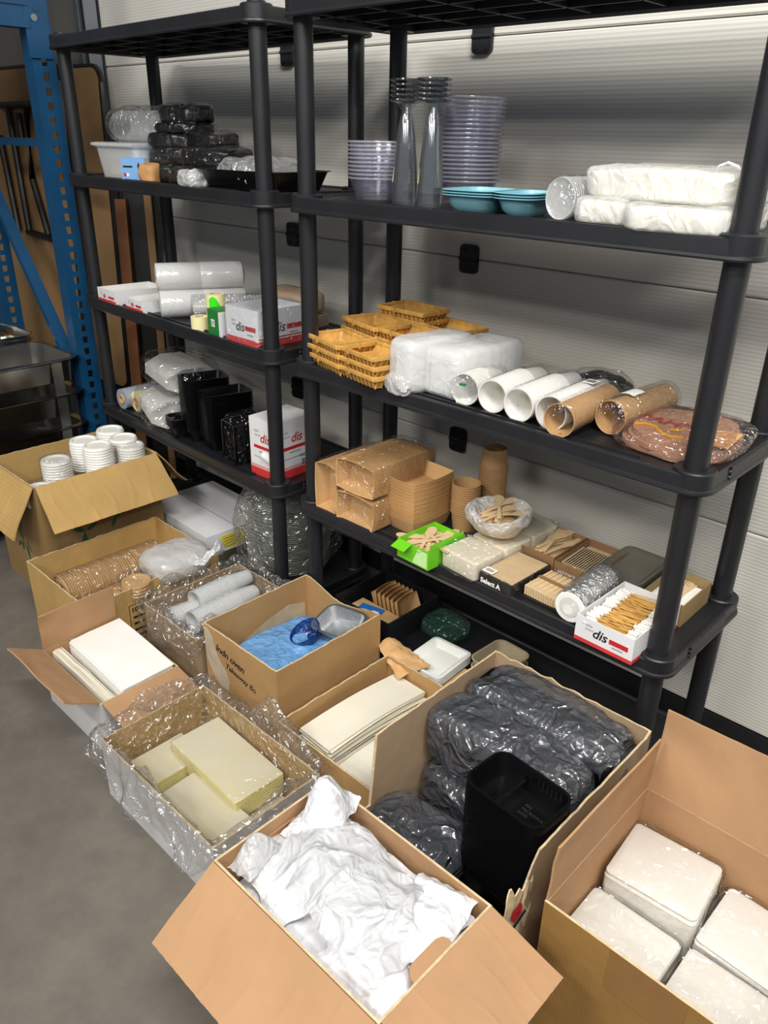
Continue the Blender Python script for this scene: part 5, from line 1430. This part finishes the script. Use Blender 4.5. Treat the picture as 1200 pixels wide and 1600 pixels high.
plates_bag('upper film bag of white foam plates on top of another', -.945, .14, ZD+.146, .33, .24, .125, -14, 131)
def nest(label_t, label_r, x, y, n, pit, w_, d_, h_, rz, grp, z0=ZD):
    o = None
    for k in range(n):
        lb = label_t if k == n-1 else label_r; p = (x+.0005*math.sin(k*2), y, z0+.0005+pit*k)
        if o is None: o = solo('black_container', MB().loft(tray_rings(w_, d_, h_, .012, .014, .0065, .0018)), BLK2, lb, 'container', p, R(rz), grp)
        else: dup(o, p, R(rz), lb, grp)
nest('topmost small black container in front of the foam plates', 'small black container in the short front stack', -.80, .035, 6, .0065, .085, .09, .048, -14, 'short stack of black containers')
nest('topmost black container of the tall left stack', 'black container in the tall left stack', -.725, .10, 29, .0068, .105, .16, .05, -18, 'tall left stack of black containers')
nest('topmost black container of the tall right stack', 'black container in the tall right stack', -.595, .10, 25, .0068, .105, .17, .05, -14, 'tall right stack of black containers')
wr = thing('wrapped_container_stack', 'film wrapped stack of black containers beside the white and red box', 'container stack', (-.432, .085, ZD+.0005), R(-8))
o = None
for k in range(16):
    if o is None: o = MB().loft(tray_rings(.085, .15, .14, .012, .012, .003, .0012)).build('container', BLK2, wr); o.rotation_euler = (R(90), 0, 0); o.location = (0, .05, .078)
    else: pcopy(o, (0, .05+.005*k, .078), (R(90), 0, 0))
MB().blob(.104, .19, .172, .2, .004, 22, 23, 60, 40, M=T(0, .015, 0)).build('film_wrapper', DARKF, wr)
wd = thing('tall_box', 'tall white and red printed box with torn front flap', 'box', (-.264, .09, ZD+.0005), R(2))
MB().box(-.065, .065, -.085, .085, 0, .205).build('box_body', CARDW, wd, 0)
for org, xd, ww in (((-.065, -.0856, 0), (1, 0, 0), .13), ((.0656, -.085, 0), (0, 1, 0), .17)):
    o_ = Vector(org); xv = Vector(xd)
    text(wd, 'dis', .045, tuple(o_+xv*ww*.40+Vector((0, 0, .125))), xd, (0, 0, 1), INKR, .25, 'printed_logo', .0008)
    text(wd, 'table', .013, tuple(o_+xv*ww*.18+Vector((0, 0, .158))), xd, (0, 0, 1), INKGR, .2)
    text(wd, 'active', .013, tuple(o_+xv*ww*.20+Vector((0, 0, .143))), xd, (0, 0, 1), INKGR, .2)
    decal(wd, 'printed_bar', rect(ww*.16, .100, ww*.62, .011), org, xd, (0, 0, 1), INKR)
    decal(wd, 'printed_line', rect(ww*.35, .088, ww*.3, .003), org, xd, (0, 0, 1), INKGR)
    decal(wd, 'printed_fork', [(ww*.16, .068), (ww*.6, .068), (ww*.66, .063), (ww*.9, .063), (ww*.9, .066), (ww*.68, .067), (ww*.9, .070), (ww*.9, .073), (ww*.66, .073), (ww*.6, .070), (ww*.16, .070)], org, xd, (0, 0, 1), INKGR)
    decal(wd, 'red_base', rect(0, 0, ww, .028), org, xd, (0, 0, 1), REDW)
    decal(wd, 'pink_band', rect(0, .028, ww, .012), org, xd, (0, 0, 1), mat('pink_print', 'dba5a0', .5))
for i in range(10): decal(wd, 'printed_bar', rect(.115+.005*i, .032, .0025, .022), (.0661, -.085, 0), (0, 1, 0), (0, 0, 1), INKB)
b = MB(); b.slab(lambda u, v: (.005+.055*u, -.087-.012*math.sin(math.pi*v), .095-.055*v*(.5+.5*u)), 8, 8, .0008); tag(b.build('torn_flap', CARDW, wd), 'torn paper flap')

# ------------------------------------------------------------------ left unit, bottom tier
fc = thing('flat_carton', 'flat white carton with a yellow label on the bottom left shelf', 'carton', (-.85, .16, ZE+.0005), R(-2))
MB().box(-.23, .23, -.165, .165, 0, .085).build('box_body', CARDW, fc, 0)
decal(fc, 'yellow_label', rect(-.10, .008, .11, .06), (.2305, 0, 0), (0, 1, 0), (0, 0, 1), mat('yellow_label', 'e6d21e', .5))
for i in range(4): decal(fc, 'printed_line', rect(-.09, .016+.012*i, .08, .004), (.2310, 0, 0), (0, 1, 0), (0, 0, 1), INKGR)
decal(fc, 'flap_gap', rect(-.23, -.002, .46, .003), (0, -.02, .0855), (1, 0, 0), (0, 1, 0), INKGR)
for i in range(5): decal(fc, 'printed_sprig', [(0, 0), (.004, .02), (.0, .034), (-.004, .02)], (.10+.014*i, .06, .0855), (1, 0, 0), (0, 1, 0), LEAF)
bg = thing('bowl_stack_bag', 'large clear bag around a tall stack of wide frosted bowls on the bottom shelf', 'bagged bowls', (-.365, .185, ZE+.0005))
o = MB().lathe([(.12, 0), (.15, .03), (.158, .035), (.158, .037), (.149, .033), (.118, .002), (0, .002)], 44).build('bowl', FROST, bg)
for k in range(1, 34): pcopy(o, (.0008*math.sin(k*2), .0008*math.cos(k*3), k*.0078))
MB().blob(.345, .345, .335, .62, .016, 11, 24, 90, 60).build('film_bag', LINER, bg)
